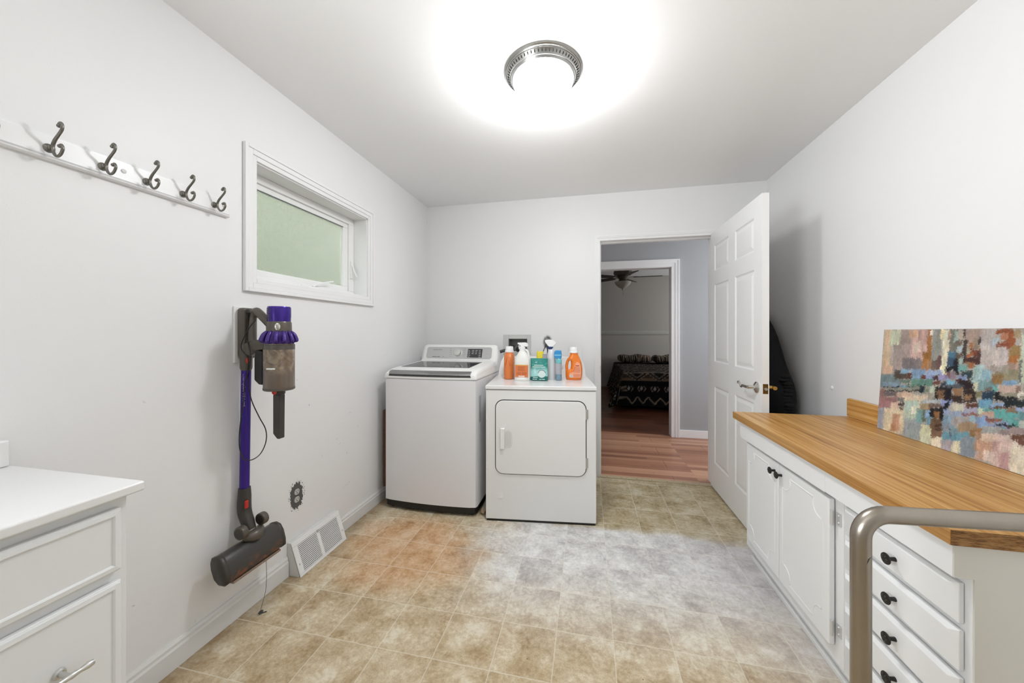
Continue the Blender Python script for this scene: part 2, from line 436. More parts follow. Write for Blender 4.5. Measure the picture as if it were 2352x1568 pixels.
sa = MB(); xa, xb = XL-.138, XL-.112
sa.box(xa, xb, Y0+.05, Y1-.055, Z1-.075, Z1-.045); sa.box(xa, xb, Y0+.05, Y1-.055, Z0+.035, Z0+.065)
sa.box(xa, xb, Y0+.05, Y0+.08, Z0+.065, Z1-.075); sa.box(xa, xb, Y1-.10, Y1-.055, Z0+.065, Z1-.075)
sash = sa.build('window_sash', m_wplastic, wroot, bevel=.003)
gk = MB(); xg = XL-.1105
gk.box(xg-.002, xg, Y0+.08, Y1-.10, Z1-.079, Z1-.075)
gk.build('gasket', M('grey_gasket', '5a5c64', .6), sash)
def glass_mat():
    t = NT('frosted_glass'); p = t.pos()
    n = t.noise(p, 260, 3, .75)
    t.col(t.mix(n, 'e4ead9', 'fdfefb')); t.set(.24, spec=.4, trans=1.0, ior=1.25)
    t.bump(n, 1.0, .006)
    return t.m
MB().box(XL-.128, XL-.122, Y0+.07, Y1-.09, Z0+.055, Z1-.065).build('glass', glass_mat(), sash)
cr = MB(); cr.box(XL-.10, XL-.075, 1.70, 1.83, Z0+.006, Z0+.022)
crk = cr.build('crank_base', m_wplastic, wroot, bevel=.004)
MB().tube([(XL-.085, 1.79, Z0+.022), (XL-.08, 1.82, Z0+.04), (XL-.07, 1.90, Z0+.062), (XL-.068, 1.94, Z0+.072)], [.006, .005, .005, .004], 8, smooth=4).build('crank_handle', m_wplastic, crk, smooth=True)
lt = MB().box(XL-.10, XL-.092, Y1-.045, Y1-.025, 1.60, 1.72)
lk = lt.build('latch_plate', m_wplastic, wroot, bevel=.003)
MB().tube([(XL-.09, Y1-.035, 1.69), (XL-.075, Y1-.035, 1.65), (XL-.055, Y1-.034, 1.61)], [.005, .006, .004], 8, smooth=4).build('latch_lever', m_wplastic, lk, smooth=True)

# outside the window: lawn and hedge, seen blurred through the frosted glass
def leaf_mat():
    t = NT('hedge_leaves'); p = t.pos()
    t.col(t.ramp(t.noise(p, .9, 6), [(.38, '66704f'), (.5, 'adb29c'), (.60, 'f0f0ea')])); t.set(.7); return t.m
hd = MB()
rr = random.Random(3)
for i in range(44):
    yy = 0+i*.24+rr.uniform(-.1, .1)
    for k in range(13):
        hd.sphere((-4.4+rr.uniform(-.3, .3), yy, .3+k*.42+rr.uniform(-.1, .1)), (rr.uniform(.3, .45), rr.uniform(.25, .4), rr.uniform(.25, .4)), 8)
h = hd.build('hedge', leaf_mat(), smooth=True); tag(h, 'green hedge outside, blurred behind the frosted window', 'hedge', kind='stuff')
lw = MB().box(-30, XL-.16, -20, 25, -.3, -.2).build('lawn', M('grass', '7d8468', .9, var=.25, nscale=4))
tag(lw, 'green lawn outside the frosted window', 'lawn', kind='stuff')

# ------------------------------------------------------------------ hall and bedroom beyond
HYB, BYB = 4.50, 8.40
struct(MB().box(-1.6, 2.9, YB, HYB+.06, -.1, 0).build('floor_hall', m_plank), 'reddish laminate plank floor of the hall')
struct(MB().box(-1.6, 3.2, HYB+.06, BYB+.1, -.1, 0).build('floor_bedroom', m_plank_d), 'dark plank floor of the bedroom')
struct(MB().box(-1.6, 2.9, YB+.12, HYB, 2.42, 2.5).build('ceiling_hall', m_ceil))
struct(MB().box(-1.6, 3.2, HYB, BYB+.1, 2.50, 2.6).build('ceiling_bedroom', m_ceil))
struct(MB().box(-1.6, -1.5, YB+.12, HYB, 0, 2.5).build('wall_hall_left', m_hall))
hw = MB()
for (a, b, c, d) in ((-1.5, .06, 0, 2.5), (.978, 2.9, 0, 2.5), (.06, .978, 2.018, 2.5)): hw.box(a, b, HYB, HYB+.12, c, d)
struct(hw.build('wall_hall_back', m_hall), 'grey wall of the hall with the bedroom doorway')
dc = MB()
for (a, b, t, zt_) in ((.968, 1.01, .012, 2.01), (1.01, 1.04, .017, 2.052), (1.04, 1.056, .021, 2.082)): dc.box(a, b, HYB-t, HYB, 0, zt_)
for (a, b, t) in ((.07, .02, .014), (.02, -.018, .021)): dc.box(b, a, HYB-t, HYB, 0, 2.01)
for (a, b, t) in ((2.01, 2.052, .012), (2.052, 2.082, .017), (2.082, 2.098, .021)): dc.box(-.018, 1.01 if t == .012 else (1.04 if t == .017 else 1.056), HYB-t, HYB, a, b)
dc.box(.965, .978, HYB, HYB+.12, 0, 2.01); dc.box(.06, .072, HYB, HYB+.12, 0, 2.01); dc.box(.06, .978, HYB, HYB+.12, 2.006, 2.018)
struct(dc.build('trim_3', m_trim), 'white casing around the far bedroom doorway')
struct(MB().box(1.056, 2.9, HYB-.014, HYB, 0, .09).build('baseboard_hall', m_trim, bevel=.003), 'white baseboard at the end of the hall')
struct(MB().box(-1.6, 3.2, BYB, BYB+.1, 0, 2.6).build('wall_bedroom_back', m_bed), 'bedroom back wall with a chair rail')
struct(MB().box(-1.6, -1.5, HYB, BYB, 0, 2.6).build('wall_bedroom_left', m_bed))
struct(holewall('x', 3.2, 3.3, HYB, BYB, 0, 2.6, 6.5, 7.9, .9, 2.1).build('wall_bedroom_right', m_bed))
struct(MB().prism([(BYB, 1.19), (BYB-.012, 1.19), (BYB-.02, 1.215), (BYB-.02, 1.25), (BYB-.012, 1.272), (BYB, 1.272)], 'x', -1.5, 3.2).build('trim_4', M('chair_rail_paint', 'b9b6ae', .5)), 'chair rail across the bedroom wall')

struct(MB().box(2.9, 3.0, YB, HYB, 0, 2.5).build('wall_hall_right', m_hall))
hf = MB().box(XR+.12, 2.9, YB, YB+.12, 0, 2.5); hf.box(-1.61, XL-.13, YB, YB+.12, 0, 2.5); hf.box(-1.61, 2.9, YB+.02, YB+.12, 2.42, 2.5)
struct(hf.build('wall_hall_front', m_hall))
struct(MB().box(2.9, 3.3, HYB, HYB+.1, 0, 2.6).build('wall_bedroom_front', m_bed))
# ------------------------------------------------------------------ open six-panel door
DX, DY0, DY1, DT = .966, 2.262, 3.118, .036
d = thing('door_1', 'white six panel door standing open beside the doorway', 'door', (DX+.018, DY1, 0)); del d['category']; d['kind'] = 'structure'
slab = MB(); slab.box(DX+.006, DX+DT-.006, DY0, DY1, .012, 2.022)
cols = [(2.362, 2.640), (2.752, 3.035)]; rows = [(.215, .815), (1.005, 1.605), (1.712, 1.912)]
for (xa, xb) in ((DX, DX+.0061), (DX+DT-.0061, DX+DT)):
    for (a, b) in ((DY0, cols[0][0]), (cols[0][1], cols[1][0]), (cols[1][1], DY1)): slab.box(xa, xb, a, b, .012, 2.022)
    for c in cols:
        for (a, b) in ((.012, rows[0][0]), (rows[0][1], rows[1][0]), (rows[1][1], rows[2][0]), (rows[2][1], 2.022)): slab.box(xa, xb, c[0], c[1], a, b)
slab.build('door_slab', m_door, d)
for c in cols:
    for r in rows:
        for sgn in (0, 1):
            pm = MB(); xf = DX if sgn == 0 else DX+DT; s_ = 1 if sgn == 0 else -1
            def ring(off, dx): return [(xf+s_*dx, c[0]+off, r[0]+off), (xf+s_*dx, c[1]-off, r[0]+off), (xf+s_*dx, c[1]-off, r[1]-off), (xf+s_*dx, c[0]+off, r[1]-off)]
            pm.loft([ring(0, .0005), ring(.010, .0058), ring(.016, .0055), ring(.036, .0015), ring(.040, .0013)], caps=False)
            q = ring(.040, .0013); pm.add(q, [(0, 1, 2, 3)])
            pm.build('panel', m_door, d)
# lever sets and latch
hz = .912
ros = MB().lathe([(.033, 0), (.033, .004), (.028, .009), (.016, .013), (.011, .018), (.011, .048)], n=28)
ros.xf(Matrix.Translation((DX, 2.325, hz)) @ Matrix.Rotation(-PI/2, 4, 'Y'))
rs = part(ros.build('lever_rose', m_chrome, d, smooth=True), 'round worn chrome rose')
lev = MB().tube([(DX-.048, 2.318, hz), (DX-.050, 2.34, hz), (DX-.050, 2.39, hz)], [.0095, .0100, .0085], 14)
lev.tube([(DX-.05, 2.39, hz), (DX-.050, 2.405, hz-.010), (DX-.050, 2.418, hz-.007), (DX-.050, 2.432, hz+.010), (DX-.050, 2.447, hz+.017), (DX-.050, 2.456, hz+.010), (DX-.050, 2.450, hz+.004)], [.008, .006, .0055, .005, .006, .006, .005], 10, smooth=4)
part(lev.build('lever', m_chrome, rs, smooth=True, ang=60), 'curled chrome lever')
ros = MB().lathe([(.031, 0), (.031, .004), (.016, .010), (.010, .016), (.010, .05)], n=24)
ros.xf(Matrix.Translation((DX+DT, 2.325, hz)) @ Matrix.Rotation(PI/2, 4, 'Y'))
rs = part(ros.build('lever_rose', m_brass, d, smooth=True), 'round brass rose on the far side')
MB().tube([(DX+DT+.047, 2.30, hz), (DX+DT+.05, 2.335, hz), (DX+DT+.05, 2.40, hz)], [.011, .011, .009], 14).build('lever', m_brass, rs, smooth=True)
lp = part(MB().box(DX+.004, DX+DT-.006, DY0-.0015, DY0+.004, hz-.028, hz+.028).build('latch_plate', m_brass_d, d, bevel=.001), 'tarnished brass latch plate')
MB().tube([(DX+.017, DY0-.001, hz), (DX+.017, DY0-.010, hz)], [.009, .008], 14).build('latch_bolt', m_nickel, lp, smooth=True)

# ------------------------------------------------------------------ black coat hanging behind the door
rr = random.Random(5)
rings = []
for (z, cx, cy, rx, ry) in ((.52, 1.27, 2.80, .06, .15), (.60, 1.255, 2.775, .09, .18), (.72, 1.25, 2.765, .10, .205), (.85, 1.25, 2.77, .10, .195), (.95, 1.26, 2.81, .09, .15), (1.05, 1.27, 2.87, .08, .125), (1.15, 1.28, 2.91, .06, .11), (1.25, 1.29, 2.97, .05, .085), (1.32, 1.31, 3.04, .035, .05), (1.36, 1.33, 3.08, .015, .02)):
    rings.append([(min(cx+math.cos(a)*rx*(1+.10*math.sin(5*a+z*14)), XR-.004), cy+math.sin(a)*ry*(1+.05*math.sin(7*a+z*31)), z) for a in [2*PI*k/36 for k in range(36)]])
ct = MB().loft(rings)
m_cloth = M('black_cloth', '101114', .85, var=.3, nscale=20)
coat = ct.build('black_coat', m_cloth, smooth=True, sub=1); tag(coat, 'black coat hanging on the right wall behind the open door', 'coat')
cf = MB()
for k in range(14): cf.sphere((1.25+rr.uniform(-.01, .01), 2.578+rr.uniform(-.010, .008)+abs(k-5)*.005, .66+k*.022), (.03, .016+rr.uniform(0, .006), .014), 14)
cf.build('ruffled_trim', m_cloth, coat, smooth=True)
MB().prism([(2.60, .45), (2.54, .45), (2.60, .75), (2.64, .75)], 'x', 1.24, 1.262).build('hanging_strap', M('brown_strap', '3d2c22', .7), coat)
k = MB().tube([(XR, 3.10, 1.37), (XR-.03, 3.10, 1.365), (XR-.045, 3.10, 1.385)], .006, 8, smooth=3).build('coat_peg', m_black, smooth=True)
tag(k, 'small dark peg holding the black coat behind the door', 'hook')
wp = MB().lathe([(.012, 0), (.012, .003), (.005, .007)], n=16); wp.xf(Matrix.Translation((XR, 2.367, .916)) @ Matrix.Rotation(-PI/2, 4, 'Y'))
tag(wp.build('wall_bumper', m_wplastic, smooth=True), 'tiny round white bumper on the right wall beside the counter', 'bumper')

# ------------------------------------------------------------------ ceiling light
LX, LY = -.20, 1.615
cl = thing('ceiling_light', 'round flush ceiling light with frosted dome and nickel beaded rim', 'ceiling light', (LX, LY, ZC))
rim = MB().lathe([(.176, 2.42), (.176, 2.415), (.171, 2.410), (.168, 2.4095), (.166, 2.4065), (.163, 2.4055), (.152, 2.392), (.1505, 2.387), (.148, 2.3865), (.143, 2.378), (.139, 2.377), (.134, 2.380), (.134, 2.42)], (LX, LY, 0), 72)
rimo = rim.build('rim', M('rim_nickel', 'a9a9a6', .32, 1.0), cl, smooth=True, ang=30)
for i in range(64):
    a = 2*PI*i/64; c_, s_ = math.cos(a), math.sin(a); r_ = .1575; z_ = 2.3985
    bd = MB().sphere((0, 0, 0), (.0034, .0024, .0068), 8)
    M4 = Matrix.Translation((LX+r_*c_, LY+r_*s_, z_)) @ Matrix.Rotation(a, 4, 'Z') @ Matrix.Rotation(math.radians(42), 4, 'Y')
    if i == 0: bead0 = bd.build('bead', M('dark_nickel_bead', '4c4a47', .35, .8), None, smooth=True); bead = bead0
    else: bead = bead0.copy(); C.objects.link(bead)
    bead.parent = rimo; bead.matrix_parent_inverse = wmat(rimo).inverted(); bead.matrix_basis = M4
def lamp_mat():
    t = NT('lit_frosted_glass'); t.col('ffffff'); t.set(.4)
    t.b.inputs['Emission Color'].default_value = (.97, .985, 1, 1); t.b.inputs['Emission Strength'].default_value = LAMP
    return t.m
dome = [(.137*math.cos(a)**.85 if math.cos(a) > 0 else 0, 2.383-.082*math.sin(a)) for a in [PI/2*i/14 for i in range(14)]]+[(.002, 2.301)]
MB().lathe(dome, (LX, LY, 0), 48).build('glass_dome', lamp_mat(), cl, smooth=True)
for k in range(3):
    a = 2*PI*k/3+.5
    bl_d = bpy.data.lights.new('bulb', 'POINT'); bl_d.energy = BULB/3; bl_d.shadow_soft_size = .03; bl_d.color = (.965, .98, 1)
    bl_o = bpy.data.objects.new('bulb', bl_d); C.objects.link(bl_o); bl_o.location = (LX+.03*math.cos(a), LY+.03*math.sin(a), 2.235)
MB().lathe([(.004, 2.306), (.018, 2.302), (.019, 2.298), (.012, 2.294), (.006, 2.290), (.005, 2.286), (.007, 2.283), (.006, 2.279), (.001, 2.277)], (LX, LY, 0), 20).build('finial', M('rim_nickel', 'a9a9a6'), cl, smooth=True)

# ------------------------------------------------------------------ coat rack
cr = thing('coat_rack', 'white wall rail with six grey double hooks on the left wall', 'coat rack', (XL, .9, 1.75))
bd = MB().prism([(XL, 1.714), (XL+.010, 1.714), (XL+.017, 1.7175), (XL+.018, 1.7215), (XL+.0115, 1.7235), (XL+.0155, 1.7265), (XL+.0155, 1.729), (XL+.009, 1.731), (XL+.009, 1.7805), (XL+.004, 1.7825), (XL+.004, 1.787), (XL, 1.787)], 'y', .49, 1.213)
bd.build('rail_board', m_trim, cr, smooth=True, ang=25)
for i, y in enumerate((1.155, 1.041, .929, .816, .703, .592)):
    x0 = XL+.010
    hk = MB().lathe([(.0120, 0), (.0120, .0018), (.008, .003), (.0048, .005), (.0048, .0072), (.0078, .0085), (.0078, .0102), (.003, .0125)], n=18)
    hk.xf(Matrix.Translation((x0, y, 1.748)) @ Matrix.Rotation(PI/2, 4, 'Y'))
    pts = [(.040, .058), (.047, .063), (.053, .056), (.051, .044), (.039, .032), (.024, .018), (.015, .002), (.018, -.015), (.031, -.028), (.046, -.024), (.055, -.009), (.050, .002), (.044, -.001)]
    hk.tube([(x0+a, y, 1.750+b) for a, b in pts], [.0042, .0042, .0036, .0036, .0036, .0040, .0042, .0040, .0036, .0036, .0036, .0036, .0042], 10, smooth=4)
    hk.sphere((x0+.0395, y, 1.750+.056), .0052, 10); hk.sphere((x0+.043, y, 1.750-.001), .0052, 10)
    hk.build('hook', m_nickel_dark, cr, smooth=True, ang=50)
for y in (.868, 1.196):
    sc = MB().lathe([(.007, 0), (.0065, .0015), (.002, .003)], n=14); sc.xf(Matrix.Translation((XL+.010, y, 1.757)) @ Matrix.Rotation(PI/2, 4, 'Y'))
    sc.build('screw_cap', m_base, cr, smooth=True)

# ------------------------------------------------------------------ washer
wx0, wx1 = -1.402, -.724; wxc = (wx0+wx1)/2; whw = (wx1-wx0)/2
def bow(x): return .020*(1-min(1, abs((x-wxc)/whw))**2)
def wplan(off=0, fy=2.258, back=2.93):
    p = []
    xs = [wx0+off+(wx1-wx0-2*off)*k/14 for k in range(15)]
    for x in xs[1:-1]: p.append((x, fy+off-bow(x)))
    p = [(wx0+off, back-.02-off), (wx0+off, fy+off+.022), (wx0+off+.008, fy+off+.005)]+p+[(wx1-off-.008, fy+off+.005), (wx1-off, fy+off+.022), (wx1-off, back-.02-off), (wx1-off-.02, back-off), (wx0+off+.02, back-off)]
    return p
w = thing('washing_machine', 'pale grey top load washer with black base and silver control panel', 'washing machine', (wxc, 2.6, 0))
MB().prism(wplan(), 'z', .064, .910).build('cabinet', m_washer, w, smooth=True, ang=30)
MB().prism(wplan(.006), 'z', .020, .064).build('base_plinth', m_blackp, w, smooth=True, ang=30)
for x in (wx0+.05, wx1-.05):
    for y in (2.31, 2.87): MB().cyl((x, y, 0), (x, y, .022), .022).build('foot', m_blackp, w)
MB().box(wx1-.001, wx1+.0015, 2.31, 2.36, .62, .80).build('side_grip', M('grip_grey', 'c6c6c4', .5), w, bevel=.001)
prof = [(2.258, .914), (2.256, .928), (2.262, .946), (2.284, .962), (2.33, .9725), (2.40, .9785), (2.72, .9925), (2.79, .998), (2.815, 1.008), (2.855, 1.112), (2.866, 1.126), (2.90, 1.128), (2.93, 1.10), (2.93, .914)]
tcm = MB(); rings = []
for (x, kk) in [(wx0, .55), (wx0+.004, .80), (wx0+.014, .95), (wx0+.035, 1)]+[(wx0+.035+(wx1-wx0-.07)*k/10, 1) for k in range(1, 10)]+[(wx1-.035, 1), (wx1-.014, .95), (wx1-.004, .80), (wx1, .55)]:
    rings.append([(x, y-(bow(x) if y < 2.35 else 0)+(.006*(1-kk) if y < 2.35 else 0), .914+(z-.914)*kk) for y, z in prof])
tcm.loft(rings).build('top_cover', m_wplastic, w, smooth=True, ang=35)
MB().prism(wplan(.004), 'z', .909, .9145).build('seam', M('seam_grey', '8f8f8e', .6), w)
lid = MB(); lx0, lx1 = -1.378, -.800
def ztop(y): return .9785+(y-2.40)*(.9925-.9785)/.32 if y > 2.40 else .9725+(y-2.33)*.006/.07
def slopequad(x0, x1, x2, x3, ya, yb, off, th):
    return [[(x0, ya, ztop(ya)+off), (x1, ya, ztop(ya)+off), (x3, yb, ztop(yb)+off), (x2, yb, ztop(yb)+off)], [(x0, ya, ztop(ya)+off+th), (x1, ya, ztop(ya)+off+th), (x3, yb, ztop(yb)+off+th), (x2, yb, ztop(yb)+off+th)]]
lido = MB().loft(slopequad(lx0, lx1, lx0+.015, lx1-.008, 2.335, 2.73, -.002, .006)).build('lid', m_wplastic, w, bevel=.003)
t = NT('smoked_glass'); t.col('2b2b2d'); t.set(.06, spec=.6); m_smoke = t.m
MB().loft(slopequad(lx0+.028, lx1-.022, lx0+.035, lx1-.020, 2.40, 2.706, .0035, .0012)).build('lid_window', m_smoke, lido)
hb = MB(); rings = []
hx0, hx1 = -1.360, -.766
for k in range(15):
    x = hx0+(hx1-hx0)*k/14; e = 1 if 0 < k < 14 else .75
    yb_ = 2.262-bow(x)
    rings.append([(x, yb_+.012, .936), (x, yb_-.004, .938), (x, yb_-.010*e, .944), (x, yb_-.006*e, .956), (x, yb_+.006, .965), (x, yb_+.03, .969)])
hb.loft(rings).build('lid_handle', M('polished_steel', '9c9c9c', .22, 1.0, var=.05), lido, smooth=True, ang=50)
rc = MB(); rings = []
for k in range(15):
    x = hx0-.004+(hx1-hx0+.008)*k/14; yb_ = 2.257-bow(x)
    rings.append([(x, yb_-.001, .929), (x, yb_-.0025, .937), (x, yb_+.02, .937), (x, yb_+.02, .929)])
rc.loft(rings).build('handle_recess', M('recess_dark', '4a4a4a', .5), w)
# control panel on the sloping console: local (a across, b up the slope)
cy0, cz0, cy1, cz1 = 2.8155, 1.012, 2.8535, 1.108
n_ = Vector((0, -(cz1-cz0), (cy1-cy0))).normalized(); upv = Vector((0, cy1-cy0, cz1-cz0)).normalized()
PM = mat4((wxc, (cy0+cy1)/2, (cz0+cz1)/2), (1, 0, 0), upv)
def rrect(x0, x1, z0, z1, r, n=6):
    p = []
    for (cx, cz, a0) in ((x1-r, z1-r, 0), (x0+r, z1-r, PI/2), (x0+r, z0+r, PI), (x1-r, z0+r, 1.5*PI)):
        for k in range(n+1): a = a0+PI/2*k/n; p.append((cx+r*math.cos(a), cz+r*math.sin(a)))
    return p
def plate(poly, z0, z1, M4): return MB().prism(poly, 'z', z0, z1).xf(M4)
pn = plate(rrect(-.292, .288, -.050, .052, .022), -.001, .0025, PM).build('control_panel', m_silver, w, bevel=.0015)
kn = MB().lathe([(.040, .0025), (.040, .004), (.034, .005), (.034, .020), (.030, .026), (.012, .029), (.001, .0295)], (-.010, .004, 0), 32).xf(PM)
kn.build('dial', m_nickel, pn, smooth=True, ang=35)
ds = plate(rrect(.078, .205, -.040, .036, .002), .002, .0036, PM).build('display', M('display_dark', '3b3b3d', .3), pn)
m_mark = M('grey_print', '8a8a8c', .5); m_markl = M('light_print', 'c8c8cc', .5); m_markd = M('dark_print', '4a4a4e', .5)
rr = random.Random(11)
mk = MB()
for r_ in range(5):
    for q in range(4):
        if r_ < 2 and q in (1, 2): continue
        mk.box(.083+q*.031, .083+q*.031+rr.uniform(.012, .022), -.036+r_*.014, -.032+r_*.014, .0036, .0039)
mk.xf(PM).build('display_legend', m_markl, ds)
for xs_ in (-.085, .040):
    for r_ in range(5):
        MB().box(xs_, xs_+rr.uniform(.015, .028), -.03+r_*.016, -.0275+r_*.016, .0025, .0028).xf(PM).build('dial_mark', m_mark, pn)
for (a, b) in ((-.235, -.197), (-.192, -.165), (-.139, -.131)): MB().box(a, b, -.038, -.034, .0025, .0028).xf(PM).build('lower_print', m_markd, pn)
text_mesh('brand_lettering', 'SAMSUNG', .018, m_mark, pn, PM @ Matrix.Translation((-.195, .026, .0028)))
plate(rrect(.228, .262, -.010, .030, .005), .002, .004, PM).build('button', m_silver, pn, bevel=.001)
plate(rrect(.228, .262, -.042, -.018, .005), .002, .004, PM).build('button', m_silver, pn, bevel=.001)

# ------------------------------------------------------------------ dryer (turned a little)
LOCAL[0] = True
DW, DD = .712, .572
dr = thing('clothes_dryer', 'white front load dryer holding the cleaning bottles on top', 'dryer', (-.653, 2.232, 0), math.radians(6.5))
MB().box(0, DW, .006, DD, .014, .858).build('cabinet', m_white, dr, bevel=.006, seg=3)
MB().box(.006, DW-.006, .012, DD-.03, 0, .016).build('base', m_blackp, dr)
MB().box(-.003, DW+.003, 0, DD, .861, .886).build('top_panel', m_white, dr, bevel=.005, seg=3)
MB().box(.004, DW-.004, .006, DD-.01, .856, .863).build('seam', MC['seam_grey'], dr)
XZ = mat4((0, .006, 0), (1, 0, 0), (0, 0, 1))   # local z points to -y
def fplate(poly, z0, z1): return MB().prism(poly, 'z', z0, z1).xf(XZ)
fplate(rrect(.0615, .6505, .3095, .7955, .055), -.002, .0008).build('door_gap', M('gap_dark', '3a3a3a', .7), dr)
do = fplate(rrect(.067, .645, .315, .790, .05), 0, .010).build('dryer_door', m_white, dr, bevel=.004, seg=3)
g = MB().box(.098, .126, -.020, -.001, .478, .612)
go = g.build('handle_grip', m_wplastic, do, bevel=.005, seg=3)
fplate(rrect(.122, .176, .484, .600, .026), .0098, .0115).build('handle_scoop', M('scoop_grey', 'e2e2e0', .4), do, bevel=.0008)
fplate(rrect(.128, .168, .492, .592, .019), .011, .0119).build('scoop_shade_plate', M('scoop_shade', 'd6d6d4', .5), do)  # raised grey plate, its colour stands for the shade in the scoop
for z in (.40, .71):
    h = MB().tube([(.649, .001, z-.032), (.649, .001, z+.032)], .006, 10); h.box(.650, .660, .002, .006, z-.03, z+.03)
    h.build('hinge', m_nickel, dr, smooth=True)
fplate(rrect(.082, .114, .150, .184, .003), 0, .003).build('cover_square', m_wplastic, dr, bevel=.001)
co = MB(); rings = []
for (x, t_) in ((.014, 0), (.020, .45), (.032, .8), (.055, 1), (.66, 1), (.683, .8), (.695, .45), (.700, 0)):
    h = .886+.155*(.03 if t_ == 0 else (.35 if t_ == .45 else (.75 if t_ == .8 else 1)))
    rings.append([(x, .512, .886), (x, .512+.028*t_, h-.004*t_), (x, .530+.02*t_, h), (x, .570, h), (x, .570, .886)])
co.loft(rings).build('console', m_white, dr, smooth=True, ang=40)
c2 = MB().lathe([(.027, 0), (.026, .010), (.022, .014), (.001, .015)], n=24); c2.xf(Matrix.Translation((.50, .529, .965)) @ Matrix.Rotation(PI/2, 4, 'X')); c2.build('console_knob', m_wplastic, dr, smooth=True)
LOCAL[0] = False

# ------------------------------------------------------------------ washer outlet box in the back wall, hoses, outlet
ob = thing('washer_outlet_box', 'grey framed water outlet box recessed in the back wall above the washer', 'outlet box', (-.615, YB, 1.12))
o = MB()
fx0, fx1, fz0, fz1 = -.749, -.494, 1.035, 1.214
for (a, b, c_, d_) in ((fx0, -.70, fz0, fz1), (-.529, fx1, fz0, fz1), (-.70, -.529, fz0, 1.075), (-.70, -.529, 1.176, fz1)): o.box(a, b, YB-.005, YB, c_, d_)
o.build('box_frame', M('outlet_box_plastic', 'cfcfcc', .5), ob, bevel=.002)
o = MB(); o.box(-.70, -.529, YB+.085, YB+.09, 1.075, 1.176); o.box(-.70, -.697, YB, YB+.09, 1.075, 1.176); o.box(-.532, -.529, YB, YB+.09, 1.075, 1.176); o.box(-.70, -.529, YB, YB+.09, 1.173, 1.176); o.box(-.70, -.529, YB, YB+.09, 1.075, 1.078)
o.build('box_interior', M('outlet_box_inside', '8e8e8a', .6), ob)
for x in (-.665, -.565):
    v = MB().cyl((x, YB+.04, 1.078), (x, YB+.04, 1.105), .010); v.box(x-.018, x+.018, YB+.034, YB+.046, 1.105, 1.113)
    v.build('valve', m_black, ob, smooth=True)
hs = MB().tube([(-.78, 2.965, 1.05), (-.70, 2.99, 1.078), (-.62, 3.03, 1.083), (-.585, 3.08, 1.095), (-.575, 3.16, 1.10)], .013, 12, smooth=5).build('washer_hose', M('dark_hose', '4b4b4b', .6), smooth=True)
tag(hs, 'dark grey hose running from the washer up to the wall outlet box', 'hose')
fit = MB(); fit.cyl((-.600, 3.04, 1.085), (-.560, 3.02, 1.085), .022); fit.sphere((-.57, 3.03, 1.06), .022, 10); fit.cyl((-.57, 3.03, 1.05), (-.575, 3.03, 1.0), .012)
fit.build('hose_fitting', m_black, hs, smooth=True, ang=50)
du = MB().tube([(-.76, 3.03, .88), (-.70, 3.03, .93), (-.64, 3.03, .965), (-.58, 3.04, .975)], .030, 16, smooth=5).build('vent_duct', M('vent_grey', 'b7b7b4', .45), smooth=True)
tag(du, 'pale grey duct rising behind the dryer beneath the dark hose', 'duct')
wo = thing('wall_outlet', 'white power outlet on the back wall behind the orange bottle on the right', 'outlet', (-.108, YB, 1.02))
MB().box(-.165, -.052, YB-.006, YB, .945, 1.10).build('cover_plate', m_wplastic, wo, bevel=.003)
MB().cyl((-.108, YB-.010, 1.02), (-.108, YB, 1.02), .025).build('socket', M('socket_grey', 'b9b9b6', .5), wo)
cd_ = MB().tube([(-.108, YB-.012, 1.02), (-.12, 3.06, 1.0), (-.16, 2.98, .945), (-.20, 2.93, .94), (-.22, 2.90, .90)], .008, 8, smooth=5).build('power_cord', m_blackp, smooth=True)
tag(cd_, 'black power cord drooping from the wall outlet behind the bottles', 'cord')
# capped pipe stub between the machines, plank behind the washer
ps = MB().tube([(-.701, 2.46, .034), (-.698, 2.40, .030), (-.692, 2.31, .026)], [.0165, .0165, .0165], 14)
ps = ps.build('drain_pipe', M('dull_pvc', 'b3ada2', .5, var=.2, nscale=30), smooth=True, ang=60); tag(ps, 'dull capped pipe on the floor between washer and dryer', 'pipe')
MB().tube([(-.692, 2.315, .026), (-.692, 2.295, .024)], [.018, .012], 12).build('end_cap', M('corroded_cap', 'b59a86', .6, var=.3, nscale=60), ps, smooth=True)
pl = MB().box(XL+.016, XL+.034, 2.36, 2.52, .10, .66).build('wooden_board', M('red_brown_wood', '6b4330', .6, var=.2))
tag(pl, 'narrow reddish brown board wedged between washer and left wall', 'board')

# ------------------------------------------------------------------ things standing on the dryer
ZT = .8862
def ell(cx, cy, rx, ry, z, n=28, p=2.0):
    out = []
    for k in range(n):
        a = 2*PI*k/n; c_, s_ = math.cos(a), math.sin(a)
        out.append((cx+rx*math.copysign(abs(c_)**(2/p), c_), cy+ry*math.copysign(abs(s_)**(2/p), s_), z))
    return out
m_cap = M('white_cap', 'f0f0f0', .4, var=.005)
m_lab_o = M('peach_label', 'eda57f', .5, var=.03)
m_ink_r = M('red_brown_print', 'b8442c', .6); m_ink_w = M('white_print', 'f2f2f0', .6); m_ink_k = M('black_print', '2a2626', .6)
